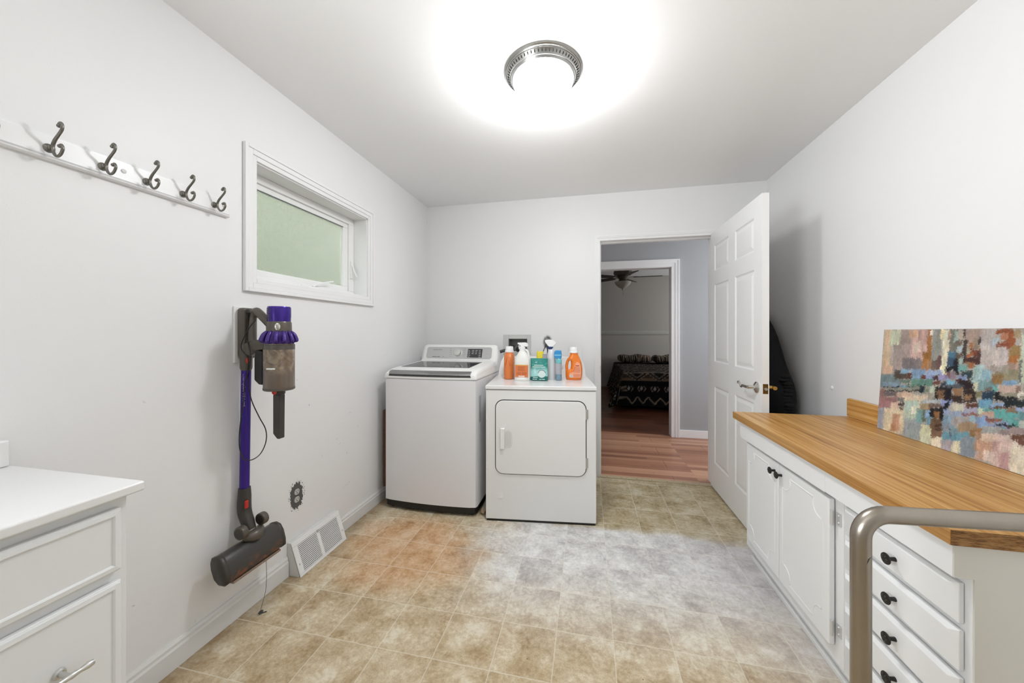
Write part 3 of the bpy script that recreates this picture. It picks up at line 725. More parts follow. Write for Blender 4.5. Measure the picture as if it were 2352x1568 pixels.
# detergent bottle, right
bx, by = -.100, 2.650
b = thing('detergent_bottle', 'bright orange detergent bottle with white cap and pale back label, right end of the dryer', 'bottle', (bx, by, ZT))
m = MB(); R_ = []
for (z, l, r, ry) in ((0, -.054, .050, .028), (.004, -.058, .055, .032), (.03, -.061, .060, .034), (.068, -.0615, .0615, .034), (.074, -.058, .0615, .034), (.078, -.026, .0615, .034), (.10, -.022, .060, .033), (.125, -.022, .056, .031), (.140, -.026, .051, .030), (.146, -.046, .048, .029), (.160, -.041, .042, .028), (.172, -.034, .037, .027), (.180, -.0295, .032, .026), (.186, -.029, .030, .026), (.198, -.029, .030, .026)):
    R_.append(ell(bx+(l+r)/2, by, (r-l)/2, ry, ZT+z, p=2.4))
m.loft(R_)
m.tube([(bx-.048, by, ZT+.068), (bx-.0525, by, ZT+.085), (bx-.0525, by, ZT+.105), (bx-.047, by, ZT+.130), (bx-.036, by, ZT+.152)], .0105, 12, smooth=4)
m.build('bottle_body', m_orange, b, smooth=True, ang=45)
MB().lathe([(.0325, .196), (.0325, .207), (.030, .209), (.0295, .234), (.027, .238), (.001, .238)], (bx, by, ZT), 28).build('cap', m_cap, b, smooth=True, ang=35)
lb = MB().prism([(bx-.030, ZT+.018), (bx+.048, ZT+.018), (bx+.052, ZT+.05), (bx+.050, ZT+.10), (bx+.044, ZT+.122), (bx+.034, ZT+.131), (bx+.020, ZT+.131), (bx+.012, ZT+.12), (bx+.010, ZT+.09), (bx+.002, ZT+.065), (bx-.012, ZT+.055), (bx-.028, ZT+.050), (bx-.033, ZT+.040)], 'y', by-.0352, by-.030)
lbo = part(lb.build('label', m_lab_o, b), 'pale peach back label')
ik = MB(); 
for k in range(5): ik.box(bx-.002+.002*k, bx+.045, by-.0356, by-.035, ZT+.058+k*.008, ZT+.0605+k*.008)
ik.box(bx+.014, bx+.040, by-.0356, by-.035, ZT+.101, ZT+.108)
for k in range(3): ik.box(bx-.002, bx+.045, by-.0356, by-.035, ZT+.024+k*.008, ZT+.026+k*.008)
ik.build('label_print', m_ink_r, lbo)
ik = MB().box(bx-.029, bx-.006, by-.0356, by-.035, ZT+.020, ZT+.036); ik.build('barcode_panel', m_ink_w, lbo)
ik = MB()
for k in range(9): ik.box(bx-.027+k*.0022, bx-.0258+k*.0022, by-.036, by-.0356, ZT+.025, ZT+.033)
ik.build('barcode', m_ink_k, lbo)
# detergent bottle, left (seen edge on)
bx, by = -.577, 2.607
b = thing('detergent_bottle', 'dull orange detergent bottle turned side-on, left end of the dryer beside the washer', 'bottle', (bx, by, ZT))
m = MB(); R_ = []
for (z, rx, ry) in ((0, .033, .050), (.004, .037, .056), (.06, .0385, .060), (.11, .038, .060), (.15, .0375, .052), (.172, .037, .044), (.186, .0345, .032), (.190, .030, .030), (.200, .030, .030)):
    R_.append(ell(bx, by, rx, ry, ZT+z, p=2.6))
m.loft(R_)
m_or2 = M('dull_orange_plastic', 'db7a3c', .35, coat=.2, var=.04)
bo = m.build('bottle_body', m_or2, b, smooth=True, ang=45)
gm = MB()
for s_ in (-1, 1): gm.tube([(bx+s_*.012, by-.052, ZT+.172), (bx+s_*.016, by-.060, ZT+.13), (bx+s_*.022, by-.0605, ZT+.10)], [.001, .006, .001], 10, smooth=4)
gm.build('grip_ridge', m_or2, bo, smooth=True)
MB().lathe([(.033, .198), (.033, .210), (.030, .212), (.029, .238), (.026, .242), (.001, .242)], (bx, by, ZT), 28).build('cap', m_cap, b, smooth=True, ang=35)
# spray jug
bx, by = -.462, 2.530
b = thing('spray_jug', 'large white spray jug with an orange label and white trigger', 'spray bottle', (bx, by, ZT))
m = MB(); R_ = []
for (z, rx, ry, cx) in ((0, .053, .040, 0), (.004, .056, .043, 0), (.022, .056, .043, 0), (.024, .054, .041, 0), (.115, .054, .041, 0), (.125, .056, .043, 0), (.150, .053, .041, 0), (.175, .045, .036, 0), (.195, .034, .030, 0), (.208, .024, .023, -.002), (.216, .020, .020, -.002), (.232, .020, .020, -.002)):
    R_.append(ell(bx+cx, by, rx, ry, ZT+z, p=3 if z < .16 else 2.3))
m.loft(R_); m_jug = M('translucent_white_plastic', 'ecece8', .35, var=.01)
m.tube([(bx+.020, by, ZT+.222), (bx+.036, by, ZT+.212), (bx+.044, by, ZT+.185), (bx+.048, by, ZT+.155)], .008, 10, smooth=4)
bo = m.build('jug_body', m_jug, b, smooth=True, ang=45)
part(MB().prism(rrect(bx-.047, bx+.047, ZT+.028, ZT+.115, .004), 'y', by-.0425, by-.035).build('label', M('orange_label', 'd97c47', .5, var=.04), b), 'orange instruction label')
MB().box(bx-.047, bx+.047, by-.0427, by-.0424, ZT+.111, ZT+.1155).build('label_band', M('yellow_band', 'd9b552', .5), b)
ik = MB()
for k in range(5): ik.box(bx-.028, bx+.026-(k % 2)*.008, by-.0430, by-.0425, ZT+.072+k*.007, ZT+.0745+k*.007)
for k in range(4): ik.box(bx-.036, bx-.006, by-.0430, by-.0425, ZT+.045+k*.005, ZT+.047+k*.005); ik.box(bx+.002, bx+.036, by-.0430, by-.0425, ZT+.045+k*.005, ZT+.047+k*.005)
ik.build('label_print', M('brown_print', 'a9531f', .6), b)
MB().box(bx-.022, bx+.022, by-.0430, by-.0425, ZT+.031, ZT+.037).build('label_print', m_ink_w, b)
tg = MB(); tg.lathe([(.022, .224), (.022, .242), (.014, .246), (.012, .250)], (bx-.002, by, ZT), 20)
tg.prism([(bx-.034, ZT+.272), (bx-.034, ZT+.262), (bx-.020, ZT+.259), (bx-.012, ZT+.247), (bx+.012, ZT+.247), (bx+.034, ZT+.243), (bx+.042, ZT+.252), (bx+.034, ZT+.268), (bx+.02, ZT+.274)], 'y', by-.012, by+.012)
tg.tube([(bx-.02, by, ZT+.262), (bx-.026, by, ZT+.245), (bx-.024, by, ZT+.225)], [.005, .004, .003], 8, smooth=3)
tg.build('trigger_head', m_cap, b, smooth=True, ang=30)
# pouch
bx, by = -.343, 2.545
def pouch_mat():
    t = NT('teal_pouch_film'); p = t.obj(); x, y, z = t.xyz(p)
    n = t.noise(p, 26, 3, .6, .8)
    zz = t.math('SUBTRACT', z, ZT); xx = t.math('SUBTRACT', x, bx)
    base = t.mix(t.smooth(t.math('ADD', zz, t.math('MULTIPLY', t.math('SUBTRACT', n, .5), .05)), .105, .06), '0e7f76', '9fd3cf')
    base = t.mix(t.math('MULTIPLY', t.smooth(n, .5, .62), .45), base, '4fb3aa')
    wave = t.math('ADD', .036, t.math('MULTIPLY', t.math('ABSOLUTE', t.math('SUBTRACT', xx, .02)), -.1))
    base = t.mix(t.math('LESS_THAN', zz, wave), base, '0b6e66')
    r = t.math('SQRT', t.math('ADD', t.math('POWER', t.math('SUBTRACT', xx, .022), 2), t.math('POWER', t.math('SUBTRACT', zz, .050), 2)))
    base = t.mix(t.math('LESS_THAN', r, .027), base, 'd4e2e0')
    rim = t.math('MULTIPLY', t.math('LESS_THAN', t.math('ABSOLUTE', t.math('SUBTRACT', r, .027)), .003), t.math('GREATER_THAN', zz, .055))
    base = t.mix(rim, base, '7e8f92')
    t.col(base); t.set(.3, coat=.3); t.bump(t.noise(p, 60, 3), .4, .003); return t.m
b = thing('detergent_pouch', 'teal stand-up detergent pouch with white lettering in front of the brush', 'pouch', (bx, by, ZT))
m = MB(); R_ = []
for (z, rx, ry) in ((0, .060, .022), (.006, .0635, .027), (.03, .063, .028), (.08, .0625, .022), (.125, .062, .012), (.148, .0625, .003), (.160, .063, .0015)): R_.append(ell(bx, by, rx, ry, ZT+z, 36, 2.6))
po = m.loft(R_).build('pouch_body', pouch_mat(), b, smooth=True, ang=60)
ik = MB(); rr = random.Random(2)
def yp(z): return by-(.0295 if z < .04 else .0295-(z-.04)*.20)
for (x, wd, z, h) in [(-.034+k*.0085, .0068, .108, .006) for k in range(8)]+[(-.046+k*.0078, .0062, .096, .0062) for k in range(12)]+[(-.040+k*.007, .005, .022-(k//5)*.0, .005) for k in range(5)]+[(-.044, .016, .010, .004), (-.026, .014, .010, .004), (.004, .018, .010, .004), (.026, .018, .010, .004), (-.028, .014, .130, .004)]:
    ik.box(bx+x, bx+x+wd, yp(z)-.0012, yp(z)+.004, ZT+z, ZT+z+h)
ik.build('lettering', M('pale_teal_print', 'd5ece8', .5), b)
# white spray bottle with blue collar
bx, by = -.262, 2.622
b = thing('spray_bottle', 'slim clear-white spray bottle with navy collar behind the teal pouch', 'spray bottle', (bx, by, ZT))
m = MB().lathe([(.030, 0), (.032, .004), (.032, .150), (.030, .190), (.024, .212), (.016, .222), (.0145, .235)], (bx, by, ZT), 28)
m.build('bottle_body', M('frosted_plastic', 'dcdde0', .3, var=.01), b, smooth=True, ang=45)
MB().lathe([(.0165, .222), (.0165, .238), (.001, .238)], (bx-.002, by, ZT), 22).build('collar', M('navy_plastic', '1f3568', .35), b, smooth=True, ang=40)
tg = MB(); tg.prism([(bx-.048, ZT+.290), (bx-.046, ZT+.276), (bx-.036, ZT+.262), (bx-.026, ZT+.248), (bx-.014, ZT+.240), (bx+.014, ZT+.240), (bx+.020, ZT+.250), (bx+.034, ZT+.262), (bx+.030, ZT+.276), (bx+.010, ZT+.290), (bx-.02, ZT+.294)], 'y', by-.013, by+.013)
tg.build('trigger_head', m_cap, b, bevel=.004)
# small blue pump sprayer
bx, by = -.206, 2.584
b = thing('pump_sprayer', 'small clear sprayer with blue head and blue liquid between pouch and orange bottle', 'spray bottle', (bx, by, ZT))
t = NT('clear_plastic_bottle'); t.col('dfe6ee'); t.set(.12, trans=.75, ior=1.2); m_clear = t.m
m = MB().lathe([(.018, 0), (.022, .003), (.023, .03), (.021, .05), (.022, .09), (.023, .110), (.022, .122), (.016, .130)], (bx, by, ZT), 24)
m.build('bottle_body', m_clear, b, smooth=True, ang=50)
MB().lathe([(.017, .002), (.0195, .004), (.020, .03), (.0185, .044), (.001, .044)], (bx, by, ZT), 20).build('liquid', M('blue_liquid', '3f9fc4', .2, coat=.3), b, smooth=True)
MB().lathe([(.023, .124), (.0235, .128), (.0235, .150), (.018, .154), (.014, .168)], (bx, by, ZT), 24).build('collar', M('aqua_plastic', '74c2c8', .25, coat=.3), b, smooth=True, ang=40)
hd = MB().prism([(bx+.020, ZT+.158), (bx+.022, ZT+.19), (bx+.018, ZT+.218), (bx-.018, ZT+.218), (bx-.029, ZT+.212), (bx-.032, ZT+.195), (bx-.032, ZT+.172), (bx-.026, ZT+.160), (bx-.012, ZT+.156)], 'y', by-.018, by+.018)
ho = hd.build('sprayer_head', M('bright_blue_plastic', '2f8fcb', .3, coat=.3), b, bevel=.006, seg=3)
MB().box(bx-.029, bx+.0195, by-.0188, by-.0175, ZT+.180, ZT+.186).build('head_stripe', M('light_blue', '8fd4ea', .3), ho)
# yellow sponge pack, striped package, brush
bx, by = -.345, 2.665
yb = MB(); yb.loft([ell(-.352, by, .020, .018, ZT, 28, 4), ell(-.352, by, .024, .020, ZT+.01, 28, 4), ell(-.352, by, .026, .020, ZT+.20, 28, 4), ell(-.352, by, .025, .019, ZT+.203, 28, 4)])
tag(yb.build('yellow_sponge', M('yellow_foam', 'eedb45', .7, var=.04, bump=.3, bscale=300), smooth=True, ang=45), 'upright yellow sponge block behind the teal pouch', 'sponge')
sp = thing('striped_package', 'white package with purple stripes behind the teal pouch', 'package', (-.318, 2.60, ZT))
MB().box(-.330, -.285, 2.645, 2.70, ZT, ZT+.185).build('package_body', M('package_white', 'e6e2ea', .5), sp, bevel=.003)
st = MB(); 
for k in range(4): st.box(-.3305, -.2848, 2.6445, 2.7005, ZT+.150+k*.010, ZT+.154+k*.010)
st.build('stripe', M('package_purple', '5b5478', .5), sp)
br = thing('scrub_brush', 'fluffy grey duster brush with dark blue neck standing behind the spray bottle', 'brush', (-.30, 2.725, ZT))
bz = ZT
stk = MB().tube([(-.300, 2.730, bz), (-.302, 2.725, bz+.20), (-.303, 2.722, bz+.262)], .0045, 8)
stk.tube([(-.340, 2.735, bz+.19), (-.322, 2.725, bz+.235), (-.308, 2.722, bz+.275)], .003, 8)
stk.build('handle', M('dark_handle', '2b2d38', .4), br, smooth=True)
MB().prism([(-.308, bz+.285), (-.286, bz+.285), (-.262, bz+.235), (-.282, bz+.21), (-.300, bz+.225)], 'y', 2.712, 2.732).build('neck', M('navy_rubber', '243a6e', .4), br, bevel=.003)
fz = MB().sphere((-.305, 2.738, bz+.272), (.027, .018, .036), 12); rr = random.Random(9)
for k in range(1700):
    u_ = rr.uniform(-1, 1); a = rr.uniform(0, 2*PI); q = math.sqrt(1-u_*u_)
    dv = Vector((q*math.cos(a), q*math.sin(a), u_)); c0 = Vector((-.305+rr.uniform(-.006, .006), 2.738, bz+.268+rr.uniform(-.012, .02)))
    rad = rr.uniform(.03, .042); e1 = c0+Vector((dv.x*rad, dv.y*rad*.6, dv.z*rad*1.35)); sd = dv.orthogonal().normalized()*.0014; sd2 = dv.cross(sd).normalized()*.0014
    fz.add([c0+sd, c0+sd2, c0-sd-sd2, e1], [(0, 1, 3), (1, 2, 3), (2, 0, 3)])
fo = fz.build('fluffy_head', M('grey_fluff', '8b8a8a', .9, var=.3, nscale=120), br); fo['kind'] = 'stuff'

# ------------------------------------------------------------------ cordless vacuum on its dock
dk = thing('vacuum_dock', 'white and bronze wall dock holding the cordless vacuum', 'dock', (XL, 1.28, 1.22))
MB().box(XL, XL+.010, 1.238, 1.322, 1.10, 1.345).build('wall_plate', m_wplastic, dk, bevel=.003)
MB().box(XL+.010, XL+.048, 1.246, 1.316, 1.118, 1.338).build('dock_body', m_vgrey, dk, bevel=.012, seg=4)
MB().tube([(XL+.049, 1.262, 1.322), (XL+.0525, 1.262, 1.322)], [.011, .010], 16).build('dock_screw', m_vdark, dk, smooth=True)
MB().prism([(1.262, 1.318), (1.300, 1.318), (1.300, 1.17), (1.262, 1.17)], 'x', XL+.047, XL+.052).build('cradle_slot', m_vdark, dk, bevel=.002)
cx, cy = -1.276, 1.262
v = thing('cordless_vacuum', 'purple and bronze cordless stick vacuum hanging on the left wall', 'vacuum cleaner', (cx, cy, .30))
mt = MB().lathe([(.042, 1.276), (.0435, 1.30), (.0435, 1.334), (.041, 1.340), (.001, 1.341)], (cx, cy, 0), 36).build('motor_cap', m_purple, v, smooth=True, ang=40)
sl = MB()
for k in range(7):
    for j in range(9):
        a = math.radians(215+j*7); r0 = .0436
        sl.box(-.0022, .0022, -.0006, .0006, 1.286+k*.007, 1.2885+k*.007)
        q = sl.v[-8:]; sl.v[-8:] = [tuple(Matrix.Translation((cx+r0*math.cos(a), cy+r0*math.sin(a), 0)) @ Matrix.Rotation(a+PI/2, 4, 'Z') @ Vector(p)) for p in q]
sl.build('vent_slots', m_vdark, mt)
MB().lathe([(.046, 1.236), (.0465, 1.24), (.0455, 1.272), (.043, 1.277)], (cx, cy, 0), 36).build('motor_collar', m_vgrey, v, smooth=True, ang=40)
a = math.radians(-52); bt = MB().lathe([(.010, 0), (.010, .002), (.006, .004), (.001, .0045)], n=18); bt.xf(Matrix.Translation((cx+.046*math.cos(a), cy+.046*math.sin(a), 1.255)) @ Matrix.Rotation(a, 4, 'Z') @ Matrix.Rotation(PI/2, 4, 'Y') @ Matrix.Scale(1.5, 4, (1, 0, 0)))
bt.build('button', m_chrome, v, smooth=True)
cn = MB(); rings = []
for (r, z, am) in ((.043, 1.238, 0), (.046, 1.232, .02), (.050, 1.215, .06), (.055, 1.200, .11), (.055, 1.190, .09), (.052, 1.184, .02)):
    rings.append([(cx+r*(1+am*math.cos(13*t_)+0*z)*math.cos(t_), cy+r*(1+am*math.cos(13*t_))*math.sin(t_), z) for t_ in [2*PI*k/104 for k in range(104)]])
cn.loft(rings).build('cyclone_ring', m_purple_d, v, smooth=True, ang=60)
co = MB()
for k in range(13):
    t_ = 2*PI*(k+.0)/13
    co.tube([(cx+.044*math.cos(t_), cy+.044*math.sin(t_), 1.236), (cx+.056*math.cos(t_), cy+.056*math.sin(t_), 1.222), (cx+.064*math.cos(t_), cy+.064*math.sin(t_), 1.200)], [.0045, .0075, .0085], 12, smooth=3)
    co.sphere((cx+.0635*math.cos(t_), cy+.0635*math.sin(t_), 1.198), .0088, 10)
co.build('cyclone_cones', m_purple_d, v, smooth=True)
def bin_mat():
    t = NT('dusty_clear_bin'); p = t.obj(); x, y, z = t.xyz(p)
    n = t.noise(p, 22, 4, .6, .6)
    c = t.ramp(n, [(.3, '4b3f35'), (.5, '7b6a59'), (.68, 'a9987f')])
    c = t.mix(t.smooth(z, 1.05, 1.09), '6a5c50', c)
    t.col(c); t.set(.14, coat=.6); return t.m
bn = MB().lathe([(.050, .988), (.0555, .990), (.0575, .998), (.0575, 1.166), (.0555, 1.168), (.0555, 1.184), (.050, 1.186)], (cx, cy, 0), 44)
bo = bn.build('dust_bin', bin_mat(), v, smooth=True, ang=35)
MB().lathe([(.0579, 1.160), (.0579, 1.180), (.0555, 1.182), (.0555, 1.158)], (cx, cy, 0), 44).build('bin_band', M('smoke_band', '57514b', .25, .2), bo, smooth=True, ang=40)
MB().lathe([(.0581, .992), (.0585, .996), (.0581, 1.001), (.056, 1.001), (.056, .992)], (cx, cy, 0), 44).build('bin_rim', m_vgrey, bo, smooth=True)
a = math.radians(-75); lb = MB().box(-.017, .017, -.0008, .0008, -.003, .003).xf(Matrix.Translation((cx+.058*math.cos(a), cy+.058*math.sin(a), 1.083)) @ Matrix.Rotation(a+PI/2, 4, 'Z')); lb.build('bin_mark', m_ink_w, bo)
a = math.radians(-70); MB().sphere((cx+.040*math.cos(a), cy+.040*math.sin(a), .985), (.010, .008, .010), 12).build('release_catch', m_red, v, smooth=True)
tl = MB().tube([(cx, cy, .990), (cx, cy, .972), (cx, cy, .968)], [.024, .022, .017], 18); tl.prism([(cx-.018, .970), (cx+.016, .970), (cx+.014, .785), (cx+.002, .785), (cx-.018, .806)], 'y', cy-.014, cy+.014)
tl.build('crevice_tool', m_vdark, v, bevel=.003)
# handle from dock to motor collar, trigger block, battery
hn = MB().tube([(XL+.066, cy+.015, 1.30), (XL+.085, cy+.010, 1.322), (XL+.11, cy+.004, 1.312), (-1.345, cy, 1.285), (-1.318, cy, 1.262)], [.014, .0175, .0175, .0165, .017], 16, smooth=5)
hn.build('handle', m_vgrey, v, smooth=True)
hg = MB().tube([(XL+.066, cy+.015, 1.31), (XL+.064, cy+.012, 1.26), (XL+.070, cy+.006, 1.20), (XL+.082, cy, 1.165)], [.013, .015, .016, .020], 14, smooth=5)
hg.build('hand_grip', m_vgrey, v, smooth=True)
ar = MB().prism([(XL+.052, 1.185), (XL+.10, 1.200), (cx-.045, 1.196), (cx-.045, 1.165), (XL+.12, 1.150), (XL+.075, 1.128), (XL+.052, 1.145)], 'y', cy-.020, cy+.020)
ar.build('body_arm', m_vgrey, v, bevel=.008, seg=3)
bat = MB().prism([(-1.372, 1.158), (-1.336, 1.150), (-1.336, 1.010), (-1.355, 1.012), (-1.378, 1.030), (-1.378, 1.12)], 'y', cy-.026, cy+.026)
bat.build('battery_pack', m_blackp, v, bevel=.006, seg=3)
# wand
wx = -1.446
nk = MB().lathe([(.019, 1.068), (.0225, 1.078), (.023, 1.13), (.0225, 1.17), (.020, 1.178)], (wx, cy, 0), 28)
nk.build('wand_collar', m_vgrey, v, smooth=True, ang=50)
MB().sphere((wx+.018, cy-.010, 1.112), (.006, .007, .014), 12).build('release_button', m_red, v, smooth=True)
wd = MB().cyl((wx, cy, 1.072), (wx-.010, cy, .520), .0185, .0185, 28).build('wand', m_purple, v, smooth=True, ang=50)
a_ = math.radians(-62); dx_, dy_ = math.cos(a_), math.sin(a_)
text_mesh('wand_lettering', 'Dyson Cyclone V10 Animal', .0125, m_markl, wd, mat4((wx-.002+.0187*dx_, cy+.0187*dy_, .985), (0, 0, -1), (-dy_*-1, dx_*-1, 0) if False else (dy_*-1, dx_, 0)), .0002)
nb = MB().tube([(wx-.009, cy, .560), (wx-.009, cy, .520), (wx-.010, cy, .50), (wx-.008, cy, .455), (wx+.012, cy-.003, .415), (wx+.030, cy-.006, .385)], [.0225, .025, .0255, .026, .0245, .020], 20, smooth=4)
nb.build('floor_head_neck', m_vdark, v, smooth=True, ang=50)
MB().box(wx+.012, wx+.0185, cy-.020, cy-.004, .478, .512).build('release_button', m_red, v, bevel=.003)
# floor head: long rounded body tilted away from the wall
hm = MB(); HX, HZ = -1.400, .302; rings = []
def hprof(sc):
    pts = [(-.026, .052), (.000, .056), (.020, .046), (.032, .020), (.038, -.020), (.036, -.046), (.022, -.054), (-.006, -.050), (-.024, -.030), (-.034, .010), (-.034, .035)]
    c_, s_ = math.cos(math.radians(8)), math.sin(math.radians(8))
    return [((x*c_+(-z)*s_*-1*-1)*sc, (z*c_+x*s_)*sc) for x, z in pts]
for (y, sc) in ((1.108, .86), (1.112, .95), (1.120, 1), (1.365, 1), (1.373, .95), (1.377, .86)):
    rings.append([(HX+x, y, HZ+z) for x, z in hprof(sc)])
def head_mat():
    t = NT('dusty_head_plastic'); p = t.obj(); x, y, z = t.xyz(p)
    n = t.noise(t.map(p, (1, 1, 2)), 26, 5, .65, .5)
    c = t.mix(t.math('MULTIPLY', t.smooth(n, .48, .62), t.smooth(z, .31, .27)), '3d3a38', '7a4a34')
    t.col(c); t.set(.38); return t.m
ho = hm.loft(rings).build('floor_head', head_mat(), v, smooth=True, ang=60)
for (ya, yb, sc) in ((1.104, 1.124, 1.03), (1.361, 1.381, 1.03)):
    MB().loft([[(HX+x, y_, HZ+z) for x, z in hprof(sc*s2)] for y_, s2 in ((ya, .88), (ya+.004, 1), (yb-.004, 1), (yb, .95))]).build('end_cap', m_vdark, ho, smooth=True, ang=60)
MB().box(HX+.008, HX+.040, 1.135, 1.355, HZ-.060, HZ-.050).build('head_sill', M('head_tan', '8a7767', .5, var=.2, nscale=40), ho, bevel=.003)
MB().tube([(HX-.012, cy-.045, .372), (HX+.012, cy-.006, .368), (HX-.012, cy+.035, .372)], [.016, .026, .016], 16, smooth=4).build('pivot_joint', m_vgrey, v, smooth=True)
for (x, y, z, r) in ((HX-.004, cy-.058, .402, .027), (HX-.006, cy+.040, .412, .026)):
    wh = MB().lathe([(r*.8, -.013), (r*.97, -.011), (r, -.008), (r, .008), (r*.97, .011), (r*.8, .013)], (x, y, z), 28, axis='y').build('roller', m_vgrey, v, smooth=True, ang=30)
    MB().lathe([(r*.75, -.0136), (r*.74, -.0120)], (x, y, z), 24, axis='y').build('roller_hub', m_vdark, wh)
# charging cable looping down from the dock
cb = MB().tube([(-1.37, 1.238, 1.285), (-1.40, 1.228, 1.24), (-1.415, 1.262-.05, 1.17), (-1.39, 1.222, 1.12), (-1.40, 1.228, 1.05), (-1.40, 1.244, .95), (-1.405, 1.285, .865), (-1.405, 1.318, .80), (-1.41, 1.325, .745), (-1.41, 1.30, .700), (-1.41, 1.26, .685), (-1.41, 1.222, .700), (-1.41, 1.203, .745), (-1.41, 1.200, .80), (-1.41, 1.207, .87), (-1.41, 1.220, .95), (-1.40, 1.215, 1.02), (-1.385, 1.222, 1.08), (-1.39, 1.232, 1.14), (-1.42, 1.242, 1.20)], .0022, 8, smooth=6)
tag(cb.build('charging_cable', m_blackp, smooth=True), 'thin black charging cable looping down beside the purple wand', 'cable')
hs = MB().tube([(-1.372, 1.290, .248), (-1.372, 1.290, .12), (-1.40, 1.29, .02), (-1.40, 1.29, .004)], .0009, 6, smooth=3)
hs.sphere((-1.40, 1.29, .008), (.008, .012, .006), 8); hs.tube([(-1.40, 1.285, .004), (-1.392, 1.297, .003), (-1.385, 1.305, .002)], .002, 6, smooth=3)
tag(hs.build('dangling_thread', m_vdark, smooth=True), 'dark thread and fluff hanging from the vacuum head to the floor', 'thread')

# ------------------------------------------------------------------ unpainted outlet low on the left wall
ot = thing('wall_outlet', 'duplex outlet in a ragged dark patch on the left wall above the vent', 'outlet', (XL, 1.577, .378))
rr = random.Random(4); pts = []
for k in range(90):
    a = 2*PI*k/90; r = 1+rr.uniform(-.14, .10)
    pts.append((1.580+.044*r*math.cos(a)*(1 if abs(math.cos(a)) < .8 else .95), .378+.068*r*math.sin(a)))
MB().prism(pts, 'x', XL+.0003, XL+.0012).build('unpainted_patch', M('bare_dark_patch', '575655', .7, var=.15, nscale=60), ot)
fl = MB()
for k in range(46):
    a = rr.uniform(0, 2*PI); q = rr.uniform(.98, 1.2); y_, z_ = 1.580+.046*q*math.cos(a), .378+.07*q*math.sin(a); s_ = rr.uniform(.001, .003)
    fl.prism([(y_-s_, z_), (y_, z_-s_*.8), (y_+s_*.7, z_+s_*.3), (y_, z_+s_)], 'x', XL+.0003, XL+.0011)
fl.build('patch_flecks', MC['bare_dark_patch'], ot)
for z in (.399, .359):
    r_ = MB().prism([(1.580+.0165*math.cos(a), z+min(max(.0165*math.sin(a), -.0145), .0145)) for a in [2*PI*k/28 for k in range(28)]], 'x', XL+.001, XL+.004)
    ro = r_.build('receptacle', M('receptacle_grey', 'bdbcb8', .5), ot, bevel=.0006)
    s_ = MB(); s_.box(XL+.0036, XL+.0043, 1.5725, 1.5745, z+.001, z+.008); s_.box(XL+.0036, XL+.0043, 1.5855, 1.5875, z+.001, z+.008); s_.cyl((XL+.0036, 1.580, z-.006), (XL+.0043, 1.580, z-.006), .003, n=10)
    s_.build('slots', m_blackp, ro)

# ------------------------------------------------------------------ baseboard heating register
rg = thing('floor_register', 'white sloped metal heating register on the left baseboard', 'vent', (XL, 1.69, 0))
RY0, RY1 = 1.520, 1.866; fx0, fx1, rz = XL+.022, XL+.080, .165
sh = MB().prism([(XL+.001, .0), (fx1-.006, .0), (fx0-.004, rz-.004), (fx0-.006, rz), (XL+.001, rz)], 'y', RY0, RY1)
sh.build('register_box', m_base, rg, bevel=.0015)
RM = mat4((fx0, RY0, rz), (0, 1, 0), Vector((fx0-fx1, 0, rz)).normalized())  # local x along wall, y up the slope, z out
sl = math.hypot(fx1-fx0, rz); W_ = RY1-RY0
def rb(m_, x0, x1, y0, y1, z0, z1):
    t_ = MB().box(x0, x1, y0-sl, y1-sl, z0, z1).xf(RM); m_.add(t_.v, t_.f)
f_ = MB(); wv = [(.030, .158), (.178, .318)]
zc = -.002
rb(f_, 0, W_, sl-.026, sl, zc, .003); rb(f_, 0, W_, 0, .014, zc, .003); rb(f_, 0, wv[0][0], .014, sl-.026, zc, .003); rb(f_, wv[0][1], wv[1][0], .014, sl-.026, zc, .003); rb(f_, wv[1][1], W_, .014, sl-.026, zc, .003)
f_.build('face_frame', m_trim, rg, bevel=.0015)
bk = MB(); rb(bk, .028, .320, .012, sl-.024, -.0015, -.0005); bk.build('dark_backing', M('register_dark', '3f3f40', .8), rg)
H_ = sl-.040; N_ = 16
for (a, b) in wv:
    lo = MB()
    for k in range(N_):
        y_ = .014+H_*(k+.5)/N_; rb(lo, a, b, y_-H_/N_*.29, y_+H_/N_*.29, -.001, .0022)
    lo.build('louvre', m_trim, rg)
for (x, y) in ((.014, .06), (W_-.014, .06)):
    s_ = MB().lathe([(.004, 0), (.003, .002), (.0005, .0025)], (x, y-sl, .003), 12).xf(RM); s_.build('screw', m_nickel, rg, smooth=True)
lv = MB(); rb(lv, .160, .175, sl-.034, sl-.022, .003, .009); lv.build('damper_lever', m_nickel, rg, bevel=.001)

# ------------------------------------------------------------------ right hand cabinets and worktop
CF, CA, CD = .851, .814, .828      # face frame, proud top board, door fronts
CZ = .752
def ogee_panel(y0, y1, z0, z1, r=.045, n=8):
    pts = []
    for (cy_, cz_, a0) in ((y1, z1, PI), (y0, z1, 1.5*PI), (y0, z0, 0), (y1, z0, PI/2)):
        sy, sz = (-1 if cy_ == y1 else 1), (-1 if cz_ == z1 else 1)
        arc = [(cy_+r*math.cos(a0-.35+(PI/2+.7)*k/n), cz_+r*math.sin(a0-.35+(PI/2+.7)*k/n)) for k in range(n+1)]
        pts.append(arc)
    # small step before and after each scoop
    out = []
    order = [list(reversed(pts[0])), list(reversed(pts[1])), list(reversed(pts[2])), list(reversed(pts[3]))]
    for arc in order: out += arc
    return out
def groove(x, poly, r=.0035):
    m_ = MB(); P3 = [(x+.0012, a, b) for a, b in poly]; P3.append(P3[0]); m_.tube(P3, r, 8, caps=False); return m_
